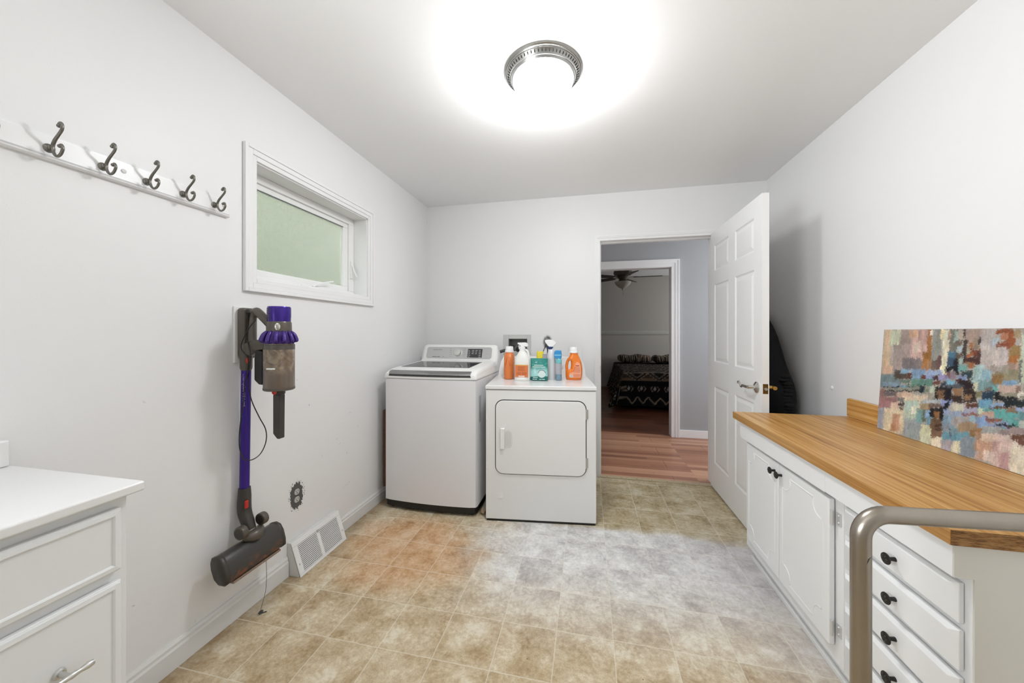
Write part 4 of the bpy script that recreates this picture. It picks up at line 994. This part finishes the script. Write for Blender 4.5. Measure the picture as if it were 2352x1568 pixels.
def knob(y, z, x, parent, mat_=None, face=True):
    k = MB().lathe([(.006, 0), (.0055, .004), (.0048, .010), (.006, .016), (.014, .019), (.0155, .0215), (.0145, .024), (.010, .0255), (.001, .026)], n=22)
    k.xf(Matrix.Translation((x, y, z)) @ Matrix.Rotation(-PI/2, 4, 'Y'))
    ko = k.build('knob', m_black, parent, smooth=True, ang=35)
    rg_ = MB()
    for q in range(6):
        a = 2*PI*q/6; rg_.sphere((x-.0255, y+.008*math.cos(a), z+.008*math.sin(a)), .0025, 8)
    rg_.build('knob_relief', M('iron_relief', '4a4741', .4, .5), ko, smooth=True)
    return ko
c1 = thing('base_cabinet', 'white two door base cabinet under the far half of the wood worktop', 'cabinet', (1.1, 1.8, 0))
m = MB(); m.box(CF, XR-.01, 1.4145, 2.168, .075, CZ-.001)
m.build('carcass', m_cab, c1, bevel=.002)
MB().box(.885, XR-.01, 1.4145, 2.15, 0, .076).build('toe_kick', m_cab, c1)
MB().box(.870, .886, 1.4145, 2.165, 0, .022).build('shoe_strip', m_base, c1, bevel=.004)
m = MB().prism([(2.158, .668), (2.158, CZ-.001), (1.4498, CZ-.001), (1.4498, .668), (2.13, .660), (2.15, .660)], 'x', CA, CF)
m.build('top_board', m_cab, c1, bevel=.003)
gp = M('gap_shadow', '4c4b49', .8)
for (ya, yb, ky) in ((1.790, 2.112, 1.818), (1.452, 1.784, 1.762)):
    dd = MB().box(CD, CF-.003, ya, yb, .135, .648).build('door', m_cab, c1, bevel=.005, seg=3)
    groove(CD, ogee_panel(ya+.045, yb-.045, .185, .60)).build('moulding', m_cab, dd, smooth=True)
    knob(ky, .607, CD, dd)
for z in (.20, .585):
    h = MB(); h.tube([(CD+.006, 1.447, z-.026), (CD+.006, 1.447, z+.026)], .0045, 10); h.box(CF-.003, CF-.0005, 1.425, 1.445, z-.022, z+.022)
    for q in (-.012, .012): h.sphere((CF-.003, 1.434, z+q), .004, 8)
    h.build('hinge', M('painted_hinge', 'd8d8d6', .3, .4), c1, smooth=True, ang=50)
c2 = thing('drawer_cabinet', 'white five drawer base cabinet under the near half of the wood worktop', 'cabinet', (1.1, 1.2, 0))
MB().box(CF, XR-.01, 1.002, 1.4125, .075, CZ-.001).build('carcass', m_cab, c2, bevel=.002)
MB().box(.885, XR-.01, 1.01, 1.4125, 0, .076).build('toe_kick', m_cab, c2)
MB().box(.870, .886, 1.002, 1.4125, 0, .022).build('shoe_strip', m_base, c2, bevel=.004)
MB().box(CA, CF, 1.002, 1.4478, .672, CZ-.001).build('top_board', m_cab, c2, bevel=.002)
sp_ = MB(); sp_.prism([(CA, .674), (CA, CZ-.001), (XR-.01, CZ-.001), (XR-.01, .0), (.888, .0), (.888, .075), (CF+.0005, .075), (CF+.0005, .674)], 'y', .998, 1.002)
sp_.build('side_panel', m_cabside, c2)
MB().tube([(.955, .9975, .728), (.955, .9985, .728)], .004, 10).build('screw_hole', m_blackp, c2)
for k in range(5):
    z1_ = .652-.110*k; z0_ = z1_-.092
    if k == 4: z0_ = .108
    dd = MB(); x0_ = CD
    dd.loft([[(CF-.002, ya, za), (CF-.002, yb, za), (CF-.002, yb, zb), (CF-.002, ya, zb)] for ya, yb, za, zb in ((1.018, 1.385, z0_, z1_),)]+[[(CD+.010, ya, za), (CD+.010, yb, za), (CD+.010, yb, zb), (CD+.010, ya, zb)] for ya, yb, za, zb in ((1.016, 1.387, z0_-.001, z1_+.001),)]+[[(CD, ya, za), (CD, yb, za), (CD, yb, zb), (CD, ya, zb)] for ya, yb, za, zb in ((1.032, 1.371, z0_+.008, z1_-.008),)])
    do_ = dd.build('drawer', m_cab, c2, bevel=.0015)
    knob(1.176, (z0_+z1_)/2, CD, do_)
ct = thing('worktop', 'golden brown wood grain worktop along the right wall', 'worktop', (1.08, 1.6, .77))
MB().box(.800, XR-.001, .988, 2.214, .7555, .787).build('slab', m_counter, ct)
MB().box(.7985, .8001, .988, 2.214, .7525, .7866).build('front_edge', m_counter_edge, ct)
MB().box(.800, XR-.001, .9865, .9882, .7525, .7866).build('cut_end', m_chip, ct)
MB().box(.800, .84, .99, 2.212, .7522, .7556).build('edge_batten', m_chip, ct)
m = MB().box(XR-.024, XR-.001, .99, 2.214, .7871, .884)
m.build('backsplash', m_counter, ct, bevel=.008, seg=4)

# ------------------------------------------------------------------ abstract canvas
STROKES="""-62 589 76 463 211 455 A8A096
7 43 251 459 256 459 D2B491
34 96 382 453 384 452 C3C7A8
45 87 273 382 277 383 B9AC9A
89 144 386 452 388 452 9C8A80
59 150 275 391 284 394 A08F88
133 178 421 455 422 455 C99F80
144 218 322 422 328 423 C4A096
177 220 395 455 396 454 B89488
156 189 361 405 363 406 D2B8A8
112 189 282 330 290 336 7B7273
177 212 289 324 293 327 8A7C78
219 238 425 454 425 454 A8682F
230 246 433 452 433 451 E6D8C8
218 238 394 428 394 428 A0672E
221 240 359 396 360 397 9A6420
204 240 326 364 329 366 9C6826
206 229 289 332 292 333 A87030
226 251 294 323 297 325 A07850
242 275 330 454 332 454 8E9088
245 277 293 329 297 332 6E5E54
266 282 296 349 297 350 6B4B4E
272 288 418 456 418 456 DCCF9F
288 309 368 456 369 456 C9CBB2
303 313 369 454 370 453 B08A78
283 307 298 411 300 411 D8D2B4
279 304 272 314 275 317 E2DCB8
311 342 374 455 376 454 6D6C5F
326 341 409 446 410 446 8FA39B
340 359 412 453 413 453 A8988A
357 366 427 454 427 454 3C2A26
333 354 392 412 393 412 6E5F50
335 354 368 390 369 391 A3B6BA
334 358 344 366 346 367 67594C
367 418 406 454 407 454 A38A7E
359 374 339 417 340 417 3F3532
374 392 359 406 360 406 A8A08A
390 416 383 425 384 425 93816F
377 388 387 406 387 406 9A5A2C
390 416 357 383 359 384 7E3D24
376 393 349 368 350 369 A65F34
407 421 404 425 405 425 41383A
411 424 329 375 330 375 4A3434
363 416 329 353 334 357 4A2E2A
376 402 314 333 316 335 9A6030
418 468 425 454 426 453 AFA49E
422 463 323 425 327 426 B8AEAB
454 474 397 423 398 424 9BA8AF
473 505 330 393 333 394 B5A9A5
424 480 321 380 326 382 BBB0AA
465 514 439 453 439 453 8C4A22
476 497 417 439 418 439 B9714A
496 518 392 441 393 441 8E4A20
469 504 395 408 397 409 8A4527
515 532 426 452 427 452 A48A66
506 535 350 397 352 398 8F7440
504 532 341 367 344 369 9C6024
536 587 282 439 289 439 B6BDA8
535 542 282 352 283 353 5F6660
500 534 322 341 325 344 A58A78
306 335 310 369 312 371 37516B
309 331 352 367 353 368 3E7088
332 351 288 341 290 342 161B26
301 324 292 311 294 313 14141C
348 359 323 347 324 348 8FA79C
347 379 299 323 302 326 68A39E
358 398 271 302 277 307 2F4548
7 61 251 290 257 294 CDA88E
0 105 189 251 205 263 6F8286
71 108 264 278 268 282 5F5A5A
76 138 238 265 246 272 5A4C40
106 143 265 283 269 287 7FA6C2
156 218 246 288 254 294 7B9EC0
138 157 246 267 248 269 5D332C
218 285 269 288 277 295 8FA6CB
222 265 251 270 257 275 8599C4
202 222 249 267 251 270 6B2C1E
252 279 250 271 254 274 4B3034
278 318 256 281 261 286 8E8BB8
305 320 275 292 276 293 7A5048
320 340 269 293 271 296 8E7A88
349 379 270 285 274 288 7F8FB6
105 159 222 236 229 243 5E7468
159 256 218 246 233 258 5E8C7E
13 106 191 215 205 227 7A92A4
111 142 197 214 202 218 6C97AC
142 202 205 221 214 230 4F7264
18 111 189 193 203 207 1E2020
22 203 174 189 203 217 8A8A7E
23 203 173 177 202 205 20201F
254 285 235 253 239 257 6A4238
308 346 243 257 248 263 6FB0CE
288 308 237 255 240 257 26344A
341 364 255 269 258 272 5B3430
354 407 233 268 241 275 2A1E22
284 370 221 241 235 254 4A5560
200 223 198 227 201 230 1B2B36
220 242 201 217 204 220 6E7E6C
245 269 205 231 209 234 B6C4AE
265 330 173 228 185 238 221E22
272 298 204 219 209 223 7A5A3E
282 304 183 201 187 204 8E6844
335 370 205 234 211 239 8B6A48
332 373 183 209 191 216 3A2C26
373 416 191 240 199 246 332A28
378 400 203 217 207 221 96704A
312 329 179 218 182 221 121420
400 432 263 323 268 326 9EC0C0
428 456 274 314 277 317 86ACBC
408 420 239 268 241 270 C9CDAE
420 484 241 275 251 283 6F9294
468 536 277 318 286 325 8E8668
463 490 272 302 275 305 8A6A38
494 532 270 287 275 292 6F93B2
453 502 310 328 316 332 9E9488
444 463 242 255 245 258 6E6660
467 485 242 259 244 261 5DA8A4
484 535 242 268 251 275 C2A79A
532 545 248 273 250 275 8F7466
418 435 213 233 216 236 7C7A58
433 471 204 238 211 244 1F3A50
469 490 224 242 228 245 10141E
488 594 225 243 245 260 8D8A78
473 542 212 227 225 239 181C24
539 593 243 253 252 262 CDC8BC
6 28 138 183 142 187 8E6A66
28 93 151 172 163 183 74686A
94 170 153 178 166 191 C9AC94
127 234 147 172 168 191 D8C4A8
-9 100 91 142 114 162 9C7370
99 134 142 157 149 164 7E7C76
-1 74 96 126 111 140 A8787A
-10 41 -6 90 7 100 9BA0AC
68 108 95 133 104 140 D6B8A4
35 136 -18 96 10 117 D9C7A4
81 117 6 83 16 91 C79674
107 133 124 135 129 140 4A3C3C
112 128 106 113 109 116 54453F
135 207 71 151 88 164 B4C0A8
140 191 105 146 116 156 A9C0B4
168 209 103 138 112 146 D6D8C2
142 216 -11 76 11 94 96A0A0
194 223 69 130 76 136 6FA0A0
156 209 37 61 51 74 8E989C
203 248 127 151 136 159 A08C6A
220 234 80 127 84 130 5F6A5C
234 266 99 130 107 137 7FAFD2
238 263 74 105 80 111 6E9CB0
218 267 -10 68 5 80 C6C8A4
222 258 -9 32 2 42 C9CEAC
242 248 138 156 139 157 9A5E1E
218 296 157 172 172 186 A4B0B4
247 304 144 159 156 171 6E5A50
296 331 162 182 169 188 8492C4
305 324 144 173 148 177 15151E
249 309 106 144 120 156 1C1A20
266 294 107 132 114 138 8E6238
293 308 101 133 104 136 17161C
255 294 63 104 74 113 6B5138
262 308 42 90 55 101 74563E
270 303 21 56 31 65 80604A
280 308 77 83 84 90 3C2A20
281 309 64 69 72 77 3A2A24
267 310 -11 29 3 42 DCCDB0
308 347 -8 31 5 43 A69CA4
306 335 131 148 138 155 8FA0C2
306 343 82 128 91 137 7C9CB2
308 422 32 66 66 98 5F94A8
331 382 63 88 78 101 7698A0
345 376 0 42 10 52 DAD3B0
375 425 -11 63 6 77 82909A
311 337 68 97 75 104 8795A0
334 338 50 83 51 84 4E6878
332 383 145 171 156 181 B9B4A6
349 374 148 174 154 179 C6C6AE
379 428 150 176 161 186 9A98AE
336 404 119 148 135 162 8A9CB8
342 418 101 132 120 149 A29C98
423 467 178 207 187 216 5E97B4
382 425 172 188 181 197 5F3B2E
424 445 160 180 165 185 B2C2A6
444 495 171 187 182 197 5AA09A
458 512 185 194 197 205 5C4030
465 505 194 204 202 212 82A2C8
438 481 150 165 160 175 C29C84
473 549 152 186 170 202 4E9C9A
498 547 127 157 140 169 4A9C96
513 538 184 201 190 206 7E6048
537 596 192 206 205 218 8C9CC0
504 595 202 223 220 240 1E2A2E
546 598 165 193 177 205 5E8E96
373 425 140 149 152 160 8C5A50
405 420 128 146 132 150 7DB0C2
419 463 106 147 118 157 7A9AC4
455 502 138 151 150 162 8A5548
464 522 118 140 134 154 8294B4
479 542 131 137 147 153 22242E
517 552 129 135 138 144 5A3E42
549 599 137 167 150 179 A8B0A4
361 428 81 112 100 129 9A8062
404 434 72 102 81 110 8A6A40
423 456 30 98 41 106 A28068
441 499 94 116 110 132 9A9C9C
443 482 68 96 80 107 D4BCA4
430 481 1 63 19 78 BE9478
455 463 71 89 74 91 CFAF94
480 529 -12 104 7 118 C9AEA4
502 528 -8 46 1 55 B58C8A
455 483 5 40 14 49 D6C0B0
480 495 49 81 53 85 B8928A
510 602 92 113 119 139 6A4434
499 601 108 127 137 154 8E7C7C
538 603 82 104 102 123 6F4A3A
531 543 65 96 69 100 DED4C6
531 606 -18 78 12 102 D8CCB4
506 528 87 110 93 116 C4B2A8
421 441 93 106 99 112 967048
427 435 8 30 11 33 C2A8A4
73 99 3 37 10 44 C08A60"""
def hexl(h): return [((int(h[i:i+2], 16)/255+.055)/1.055)**2.4 for i in (0, 2, 4)]
NX, NY = 640, 320; CWD, CH = .915, math.hypot(.028, .456)
uu, vv = np.meshgrid(np.linspace(0, CWD, NX+1), np.linspace(0, CH, NY+1))
rs_ = np.random.RandomState(5)
GR = [np.random.RandomState(500+q).rand(260, 260) for q in range(37)]
def vnoise(x, y, sx, sy, seed):
    x = x+seed*.0137; y = y+seed*.0211
    g = GR[seed % 37]
    X, Y = x*sx, y*sy; xi, yi = np.floor(X).astype(int), np.floor(Y).astype(int); fx_, fy_ = X-xi, Y-yi
    fx_ = fx_*fx_*(3-2*fx_); fy_ = fy_*fy_*(3-2*fy_); xi %= 259; yi %= 259
    return (g[yi, xi]*(1-fx_)+g[yi, xi+1]*fx_)*(1-fy_)+(g[yi+1, xi]*(1-fx_)+g[yi+1, xi+1]*fx_)*fy_-.5
col = np.zeros(uu.shape+(3,)); col[:] = hexl('A8A096')
strokes = [l.split() for l in STROKES.split('\n')]
# the part of the canvas past the picture edge repeats the same kind of strokes
rs2 = random.Random(21); extra = []
for k in range(90):
    s_ = rs2.choice(strokes); du_ = rs2.uniform(260, 420)
    extra.append([str(float(s_[0])+du_+140), str(float(s_[1])+du_+140)]+s_[2:])
extra = [e for e in extra if float(e[0]) > 560 and float(e[1])-float(e[0]) < 220]
du0, dv0 = CWD/NX, CH/NY
def sstep(x): x = np.clip(x, 0, 1); return x*x*(3-2*x)
for i, s_ in enumerate(strokes[:1]+extra+strokes[1:]):
    u0, u1, a0, a1, b0, b1 = [float(q)/1000 for q in s_[:6]]; c_ = np.array(hexl(s_[6]))
    if i == 0: u1 = 2
    i0 = max(int((u0-.014)/du0), 0); i1 = min(int((u1+.014)/du0)+2, NX+1); j0 = max(int((min(a0, b0)-.014)/dv0), 0); j1 = min(int((max(a1, b1)+.014)/dv0)+2, NY+1)
    if i1 <= i0 or j1 <= j0: continue
    sl_ = (slice(j0, j1), slice(i0, i1)); u_, v_ = uu[sl_], vv[sl_]
    U = u_+.008*vnoise(u_, v_, 70, 45, i)+.003*vnoise(u_, v_, 280, 150, i+500)
    V = v_+.008*vnoise(u_, v_, 60, 60, i+1000)+.007*vnoise(u_, v_, 330, 90, i+1500)
    t_ = np.clip((U-u0)/max(u1-u0, 1e-4), 0, 1); lo = a0+(b0-a0)*t_; hi = a1+(b1-a1)*t_
    edge = np.minimum(np.minimum(U-u0, u1-U), np.minimum(V-lo, hi-V))
    dry = vnoise(u_, v_, 200, 380, i+2000)+.6*vnoise(u_, v_, 480, 380, i+2600)
    alpha = sstep((edge+.0035+.007*dry)/.004)*(.55+.45*sstep(edge/.010+.5+dry))
    if i == 0: alpha = np.ones_like(alpha)
    sh_ = 1+.34*vnoise(u_, v_, 60, 30, i+3000)+.26*vnoise(u_, v_, 420, 110, i+3500)+.15*vnoise(u_, v_, 150, 420, i+3700)
    hue = np.stack([1+.12*vnoise(u_, v_, 80, 50, i+4000), np.ones_like(u_), 1+.12*vnoise(u_, v_, 80, 50, i+4100)], -1)
    cc = c_[None, None, :]*sh_[..., None]*hue
    col[sl_] = cc*alpha[..., None]+col[sl_]*(1-alpha[..., None])
col *= (1+.22*vnoise(uu, vv, 520, 520, 9001)+.18*vnoise(uu, vv, 240, 60, 9002))[..., None]
lum = col.mean(-1, keepdims=True); col = np.clip((lum+(col-lum)*.84)*1.04, 0, 1)
xb_, zb_ = 1.318, .7885; dxu, dzu = .028/CH, .456/CH; YL = 1.972
nx_, nz_ = dzu, -dxu    # back direction
verts = np.stack([xb_+dxu*vv, YL-uu, zb_+dzu*vv], -1).reshape(-1, 3)
idx = np.arange((NX+1)*(NY+1)).reshape(NY+1, NX+1)
faces = np.stack([idx[:-1, :-1], idx[1:, :-1], idx[1:, 1:], idx[:-1, 1:]], -1).reshape(-1, 4)
me = bpy.data.meshes.new('painted_face'); me.from_pydata(verts.tolist(), [], faces.tolist()); me.update()
at_ = me.color_attributes.new('paint', 'FLOAT_COLOR', 'POINT')
at_.data.foreach_set('color', np.concatenate([col.reshape(-1, 3), np.ones((col.shape[0]*col.shape[1], 1))], 1).astype(np.float32).ravel())
t = NT('oil_paint'); at = t.node('ShaderNodeAttribute', attribute_name='paint'); t.link(at.outputs['Color'], t.b.inputs['Base Color']); t.set(.5, spec=.3)
t.bump(t.noise(t.map(t.obj(), (1, 1, .5)), 380, 3, .7), .25, .0012)
me.materials.append(t.m)
pt = thing('abstract_painting', 'abstract canvas in blues, rust and cream leaning on the right wall', 'painting', (1.33, YL-CWD/2, zb_))
fo = bpy.data.objects.new('painted_face', me); C.objects.link(fo); attach(fo, pt)
cvn = MB(); q = []
for (v_) in (0, CH):
    for (u_) in (0, CWD):
        q.append((xb_+dxu*v_+.0004*nx_, YL-u_, zb_+dzu*v_+.0004*nz_)); q.append((xb_+dxu*v_+.015*nx_, YL-u_, zb_+dzu*v_+.015*nz_))
q = [(x, y, max(z, .7875)) for x, y, z in q]
cvn.add(q, [(0, 1, 5, 4), (2, 3, 7, 6), (0, 1, 3, 2), (4, 5, 7, 6), (0, 2, 6, 4), (1, 3, 7, 5)])
cvn.build('canvas_frame', M('canvas_edge', 'b9a796', .8, var=.25, nscale=20), pt)

# ------------------------------------------------------------------ left vanity cabinet
LT = .885
vt = thing('countertop', 'white vanity countertop with a low backsplash in the left corner of the picture', 'countertop', (-1.25, .2, LT))
MB().box(XL+.001, -1.012, -.75, .634, LT-.022, LT).build('slab', m_white, vt, bevel=.005, seg=3)
MB().box(XL+.001, -1.461, -.75, .6275, LT+.0002, .953).build('backsplash', m_white, vt, bevel=.005, seg=3)
vc = thing('vanity_cabinet', 'white vanity cabinet with drawers in the left foreground', 'cabinet', (-1.25, .2, 0))
MB().box(XL+.015, -1.042, -.74, .616, .0, LT-.023).build('carcass', m_cab, vc, bevel=.002)
def shaker(ya, yb, za, zb, x=-1.024):
    m_ = MB(); m_.box(-1.0415, x-.004, ya, yb, za, zb)
    o_ = m_.build('drawer', m_cab, vc, bevel=.004, seg=3)
    g_ = MB(); P3 = [(x-.004, ya+.02, za+.02), (x-.004, yb-.02, za+.02), (x-.004, yb-.02, zb-.02), (x-.004, ya+.02, zb-.02), (x-.004, ya+.02, za+.02)]
    def ri(q, dx): return [(x-.004+dx, ya+q, za+q), (x-.004+dx, yb-q, za+q), (x-.004+dx, yb-q, zb-q), (x-.004+dx, ya+q, zb-q)]
    g_.loft([ri(.003, -.001), ri(.005, .003), ri(.014, .004), ri(.017, .002), ri(.0185, -.001)], caps=False)
    g_.build('moulding', m_cab, o_)
    return o_
def bar_pull(y0_, y1_, z, x, parent):
    m_ = MB(); L_ = y1_-y0_
    m_.tube([(x+.028, y0_, z), (x+.028, y0_+.008, z), (x+.028, y0_+.020, z), (x+.028, y0_+.032, z), (x+.028, y0_+.040, z), (x+.028, (y0_+y1_)/2, z), (x+.028, y1_-.040, z), (x+.028, y1_-.032, z), (x+.028, y1_-.020, z), (x+.028, y1_-.008, z), (x+.028, y1_, z)],
            [.0055, .0068, .0045, .0062, .0050, .0056, .0050, .0062, .0045, .0068, .0055], 14, smooth=3)
    for y_ in (y0_+.034, y1_-.034): m_.cyl((x-.001, y_, z), (x+.026, y_, z), .0055, .0045, 12); m_.cyl((x-.001, y_, z), (x+.004, y_, z), .010, .008, 14)
    return m_.build('bar_pull', m_nickel, parent, smooth=True, ang=50)
for (ya, yb) in ((.10, .600), (-.44, .06)):
    o_ = shaker(ya, yb, .698, .838)
    o_ = shaker(ya, yb, .395, .676); bar_pull(yb-.065-.17, yb-.065, .553, -1.024, o_)
    o_ = shaker(ya, yb, .09, .373); bar_pull(yb-.065-.17, yb-.065, .25, -1.024, o_)

# ------------------------------------------------------------------ stainless handrail in the foreground
hp = []
px, py, zt, R_ = .538, .846, .866, .047
dirv = Vector((.9957, .087, 0))
hp.append((px, py, .0)); hp.append((px, py, .4)); hp.append((px, py, zt-R_-.02))
for k in range(0, 10):
    a = PI/2*k/9; d_ = R_*(1-math.cos(a)); z_ = zt-R_+R_*math.sin(a)
    hp.append((px+dirv.x*d_, py+dirv.y*d_, z_))
for L_ in (.10, .4, .70): hp.append((px+dirv.x*L_, py+dirv.y*L_, zt))
x2 = px+dirv.x*.765; y2 = py+dirv.y*.765
for k in range(0, 10):
    a = PI/2*k/9; d_ = R_*math.sin(a); z_ = zt-R_+R_*math.cos(a)
    hp.append((x2-dirv.x*R_+dirv.x*d_, y2-dirv.y*R_+dirv.y*d_, z_))
hp.append((x2, y2, .4)); hp.append((x2, y2, 0))
hr = thing('handrail', 'bent stainless steel safety rail standing in the right foreground', 'rail', (px, py, 0))
MB().tube(hp, .0165, 28).build('rail_tube', m_steel, hr, smooth=True, ang=60)
for (x, y) in ((px, py), (x2, y2)): MB().lathe([(.045, 0), (.045, .004), (.02, .008), (.0175, .015)], (x, y, 0), 24).build('floor_flange', m_steel, hr, smooth=True)
MB().tube([(px-.001, py-.0151, zt-.095), (px+.003, py-.0150, zt-.082), (px+.008, py-.0135, zt-.078)], [.0012, .0019, .0008], 8, smooth=3).build('scrape_mark', M('scraped_steel', '4a463f', .6, .5), hr)

# ------------------------------------------------------------------ bedroom: bed, blanket, pillows, fan
bd = thing('bed', 'low bed against the bedroom back wall, hidden under a patterned blanket', 'bed', (1.4, 7.2, 0))
BX0, BX1, BY0, BY1 = .62, 2.15, 6.12, 8.30
MB().box(BX0, BX1, BY0, BY1, .24, .54).build('mattress', M('mattress_dark', '2b2724', .9), bd, bevel=.04, seg=4)
MB().box(BX0+.03, BX1-.03, BY0+.04, BY1-.02, .08, .24).build('bed_base', M('bed_base_dark', '1c1815', .9), bd)
for (x, y) in ((BX0+.08, BY0+.1), (BX1-.08, BY0+.1), (BX0+.08, BY1-.1), (BX1-.08, BY1-.1)): MB().box(x-.03, x+.03, y-.03, y+.03, 0, .08).build('leg', M('bed_leg', '2a1c12', .6), bd)
# blanket grid: s across (from left hem), t along (from foot hem)
NXb, NYb = 150, 190
zt = .565
def bl(s, t):
    # s,t in metres measured over the surface; left drop .50, foot drop .52
    sd = max(0, .50-s); td = max(0, .52-t)
    x = BX0-.02+max(0, s-.50); y = BY0-.02+max(0, t-.52)
    z = zt+.012*math.sin(s*9+t*4)*math.sin(t*7)
    f = 0
    if sd > 0: x -= .02+sd*.28+.03*math.sin(t*11)*sd*2; z = zt-sd*.98
    if td > 0: y -= .02+td*.22+.035*math.sin(s*13+1)*td*2; z = min(z, zt-td*.98)
    if sd > 0 and td > 0:
        z = zt-max(sd, td)*.98-.0*min(sd, td); x -= td*.22; y -= sd*.35
    return (x, y, max(z, .012))
S_ = np.linspace(0, 2.0, NXb+1); T_ = np.linspace(0, 2.70, NYb+1)
vs = [bl(s, t) for t in T_ for s in S_]
fs = [(j*(NXb+1)+i, j*(NXb+1)+i+1, (j+1)*(NXb+1)+i+1, (j+1)*(NXb+1)+i) for j in range(NYb) for i in range(NXb)]
def pat(s, t):
    k0, tan, brn = (.008, .008, .009), (.24, .19, .14), (.075, .05, .036)
    def tri(u, p): u = (u/p) % 1; return abs(u-.5)*2
    if t < .04: return k0
    if t < .15:
        a = tri(s, .17); q = (t-.04)/.11
        return tan if abs(q-a) < .15 else k0
    if t < .24: return k0
    if t < .32:
        q = abs((t-.28)/.04); a = tri(s+.05, .20)
        if a > .75 and q < (a-.75)*4: return (.30, .29, .28)
        return tan if abs(a-.35-q*.3) < .08 else k0
    if t < .40: return k0
    if t < .64:
        q = abs((t-.52)/.12); a = tri(s, .34)
        if abs(q-a) < .07: return tan
        if q < a-.28: return (.02, .018, .016) if q < a-.5 else (.17, .14, .11)
        if q > a+.10: return (.20, .14, .10) if q > .6 else brn
        return k0
    w_ = math.sin(s*60+math.sin(t*23)*2)*math.sin(t*75+math.sin(s*17)*2)
    return tan if w_ > .5 else k0
cl_ = [pat(s, t)+(1,) for t in T_ for s in S_]
me = bpy.data.meshes.new('patterned_blanket'); me.from_pydata(vs, [], fs); me.update()
for p in me.polygons: p.use_smooth = True
at_ = me.color_attributes.new('weave', 'FLOAT_COLOR', 'POINT'); at_.data.foreach_set('color', [c for q in cl_ for c in q])
t = NT('woven_blanket'); at = t.node('ShaderNodeAttribute', attribute_name='weave'); t.link(at.outputs['Color'], t.b.inputs['Base Color']); t.set(.9, spec=.1); me.materials.append(t.m)
bo = bpy.data.objects.new('patterned_blanket', me); C.objects.link(bo)
so = bo.modifiers.new('thick', 'SOLIDIFY'); so.thickness = .008; so.offset = 1
tag(bo, 'black blanket with tan zigzag and diamond pattern draped over the bed', 'blanket')
t = NT('striped_pillowcase'); p = t.obj(); w_ = t.node('ShaderNodeTexWave'); t.link(t.map(p, (1, .2, .2)), w_.inputs[0]); w_.inputs['Scale'].default_value = 7; w_.inputs['Distortion'].default_value = 9; w_.inputs['Detail Scale'].default_value = 3
t.col(t.mix(t.smooth(w_.outputs['Fac'], .5, .7), '1d1815', '7d6a58')); t.set(.9)
for i, (x, lab) in enumerate(((.985, 'striped dark pillow at the head of the bed, nearer the doorway edge'), (1.705, 'striped dark pillow at the head of the bed, farther right'))):
    pm = MB(); R2 = []
    for k in range(17):
        f = -1+2*k/16; w2_ = (1-abs(f)**8)**.5
        R2.append([(x+f*.352, 8.06+.22*math.copysign(abs(math.cos(a))**.6, math.cos(a))*(.6+.4*w2_), .676+.080*math.copysign(abs(math.sin(a))**.6, math.sin(a))*(.45+.55*w2_)*(1+.10*math.sin(f*9+i*2))+.012*math.sin(f*5+i)*(1 if math.sin(a) > 0 else 0)) for a in [2*PI*q/24 for q in range(24)]])
    po = pm.loft(R2).build('pillow', t.m, smooth=True, sub=1); tag(po, lab, 'pillow', 'pillows at the head of the bed')
# ceiling fan
FX, FY = .60, 6.50
fn = thing('ceiling_fan', 'dark blade ceiling fan with bowl light in the bedroom', 'ceiling fan', (FX, FY, 2.50))
m_fan = M('antique_pewter', '6d665c', .4, .6, var=.2, nscale=20)
MB().lathe([(.06, 2.50), (.065, 2.44), (.05, 2.375), (.10, 2.345), (.150, 2.315), (.158, 2.275), (.140, 2.240), (.09, 2.227)], (FX, FY, 0), 32).build('motor_housing', m_fan, fn, smooth=True)
MB().lathe([(.085, 2.227), (.09, 2.20), (.06, 2.165), (.075, 2.14), (.085, 2.12)], (FX, FY, 0), 28).build('light_fitter', m_fan, fn, smooth=True)
MB().lathe([(.140, 2.125), (.142, 2.120), (.118, 2.075), (.070, 2.030), (.022, 2.008), (.012, 1.995), (.012, 1.975), (.001, 1.97)], (FX, FY, 0), 32).build('glass_bowl', M('fan_bowl_glass', 'c9c5bb', .35), fn, smooth=True)
MB().tube([(FX+.005, FY-.02, 2.01), (FX+.005, FY-.02, 1.875)], .002, 6).build('pull_chain', m_fan, fn)
m_blade = M('fan_blade_wood', '3a2820', .4, var=.2)
for k, a in enumerate((-6, 66, 138, 210, 282)):
    a = math.radians(a); M4 = Matrix.Translation((FX, FY, 2.20)) @ Matrix.Rotation(a, 4, 'Z') @ Matrix.Rotation(math.radians(12), 4, 'X')
    bl_ = MB().prism([(.18, -.045), (.24, -.055), (.62, -.065), (.645, -.05), (.645, .05), (.62, .065), (.24, .055), (.18, .045)], 'z', -.004, .004).xf(M4).build('blade', m_blade, fn)
    MB().prism([(.08, -.015), (.15, -.012), (.22, -.03), (.25, 0), (.22, .03), (.15, .012), (.08, .015)], 'z', .004, .010).xf(M4).build('blade_iron', m_fan, bl_)
vnt = MB().box(.90, 1.12, 7.15, 7.35, 2.488, 2.4995)
for k in range(6): vnt.box(.915, 1.105, 7.17+k*.028, 7.18+k*.028, 2.483, 2.489)
tag(vnt.build('ceiling_vent', M('vent_paint', 'a09c94', .6)), 'small louvred vent on the bedroom ceiling beyond the fan', 'vent')
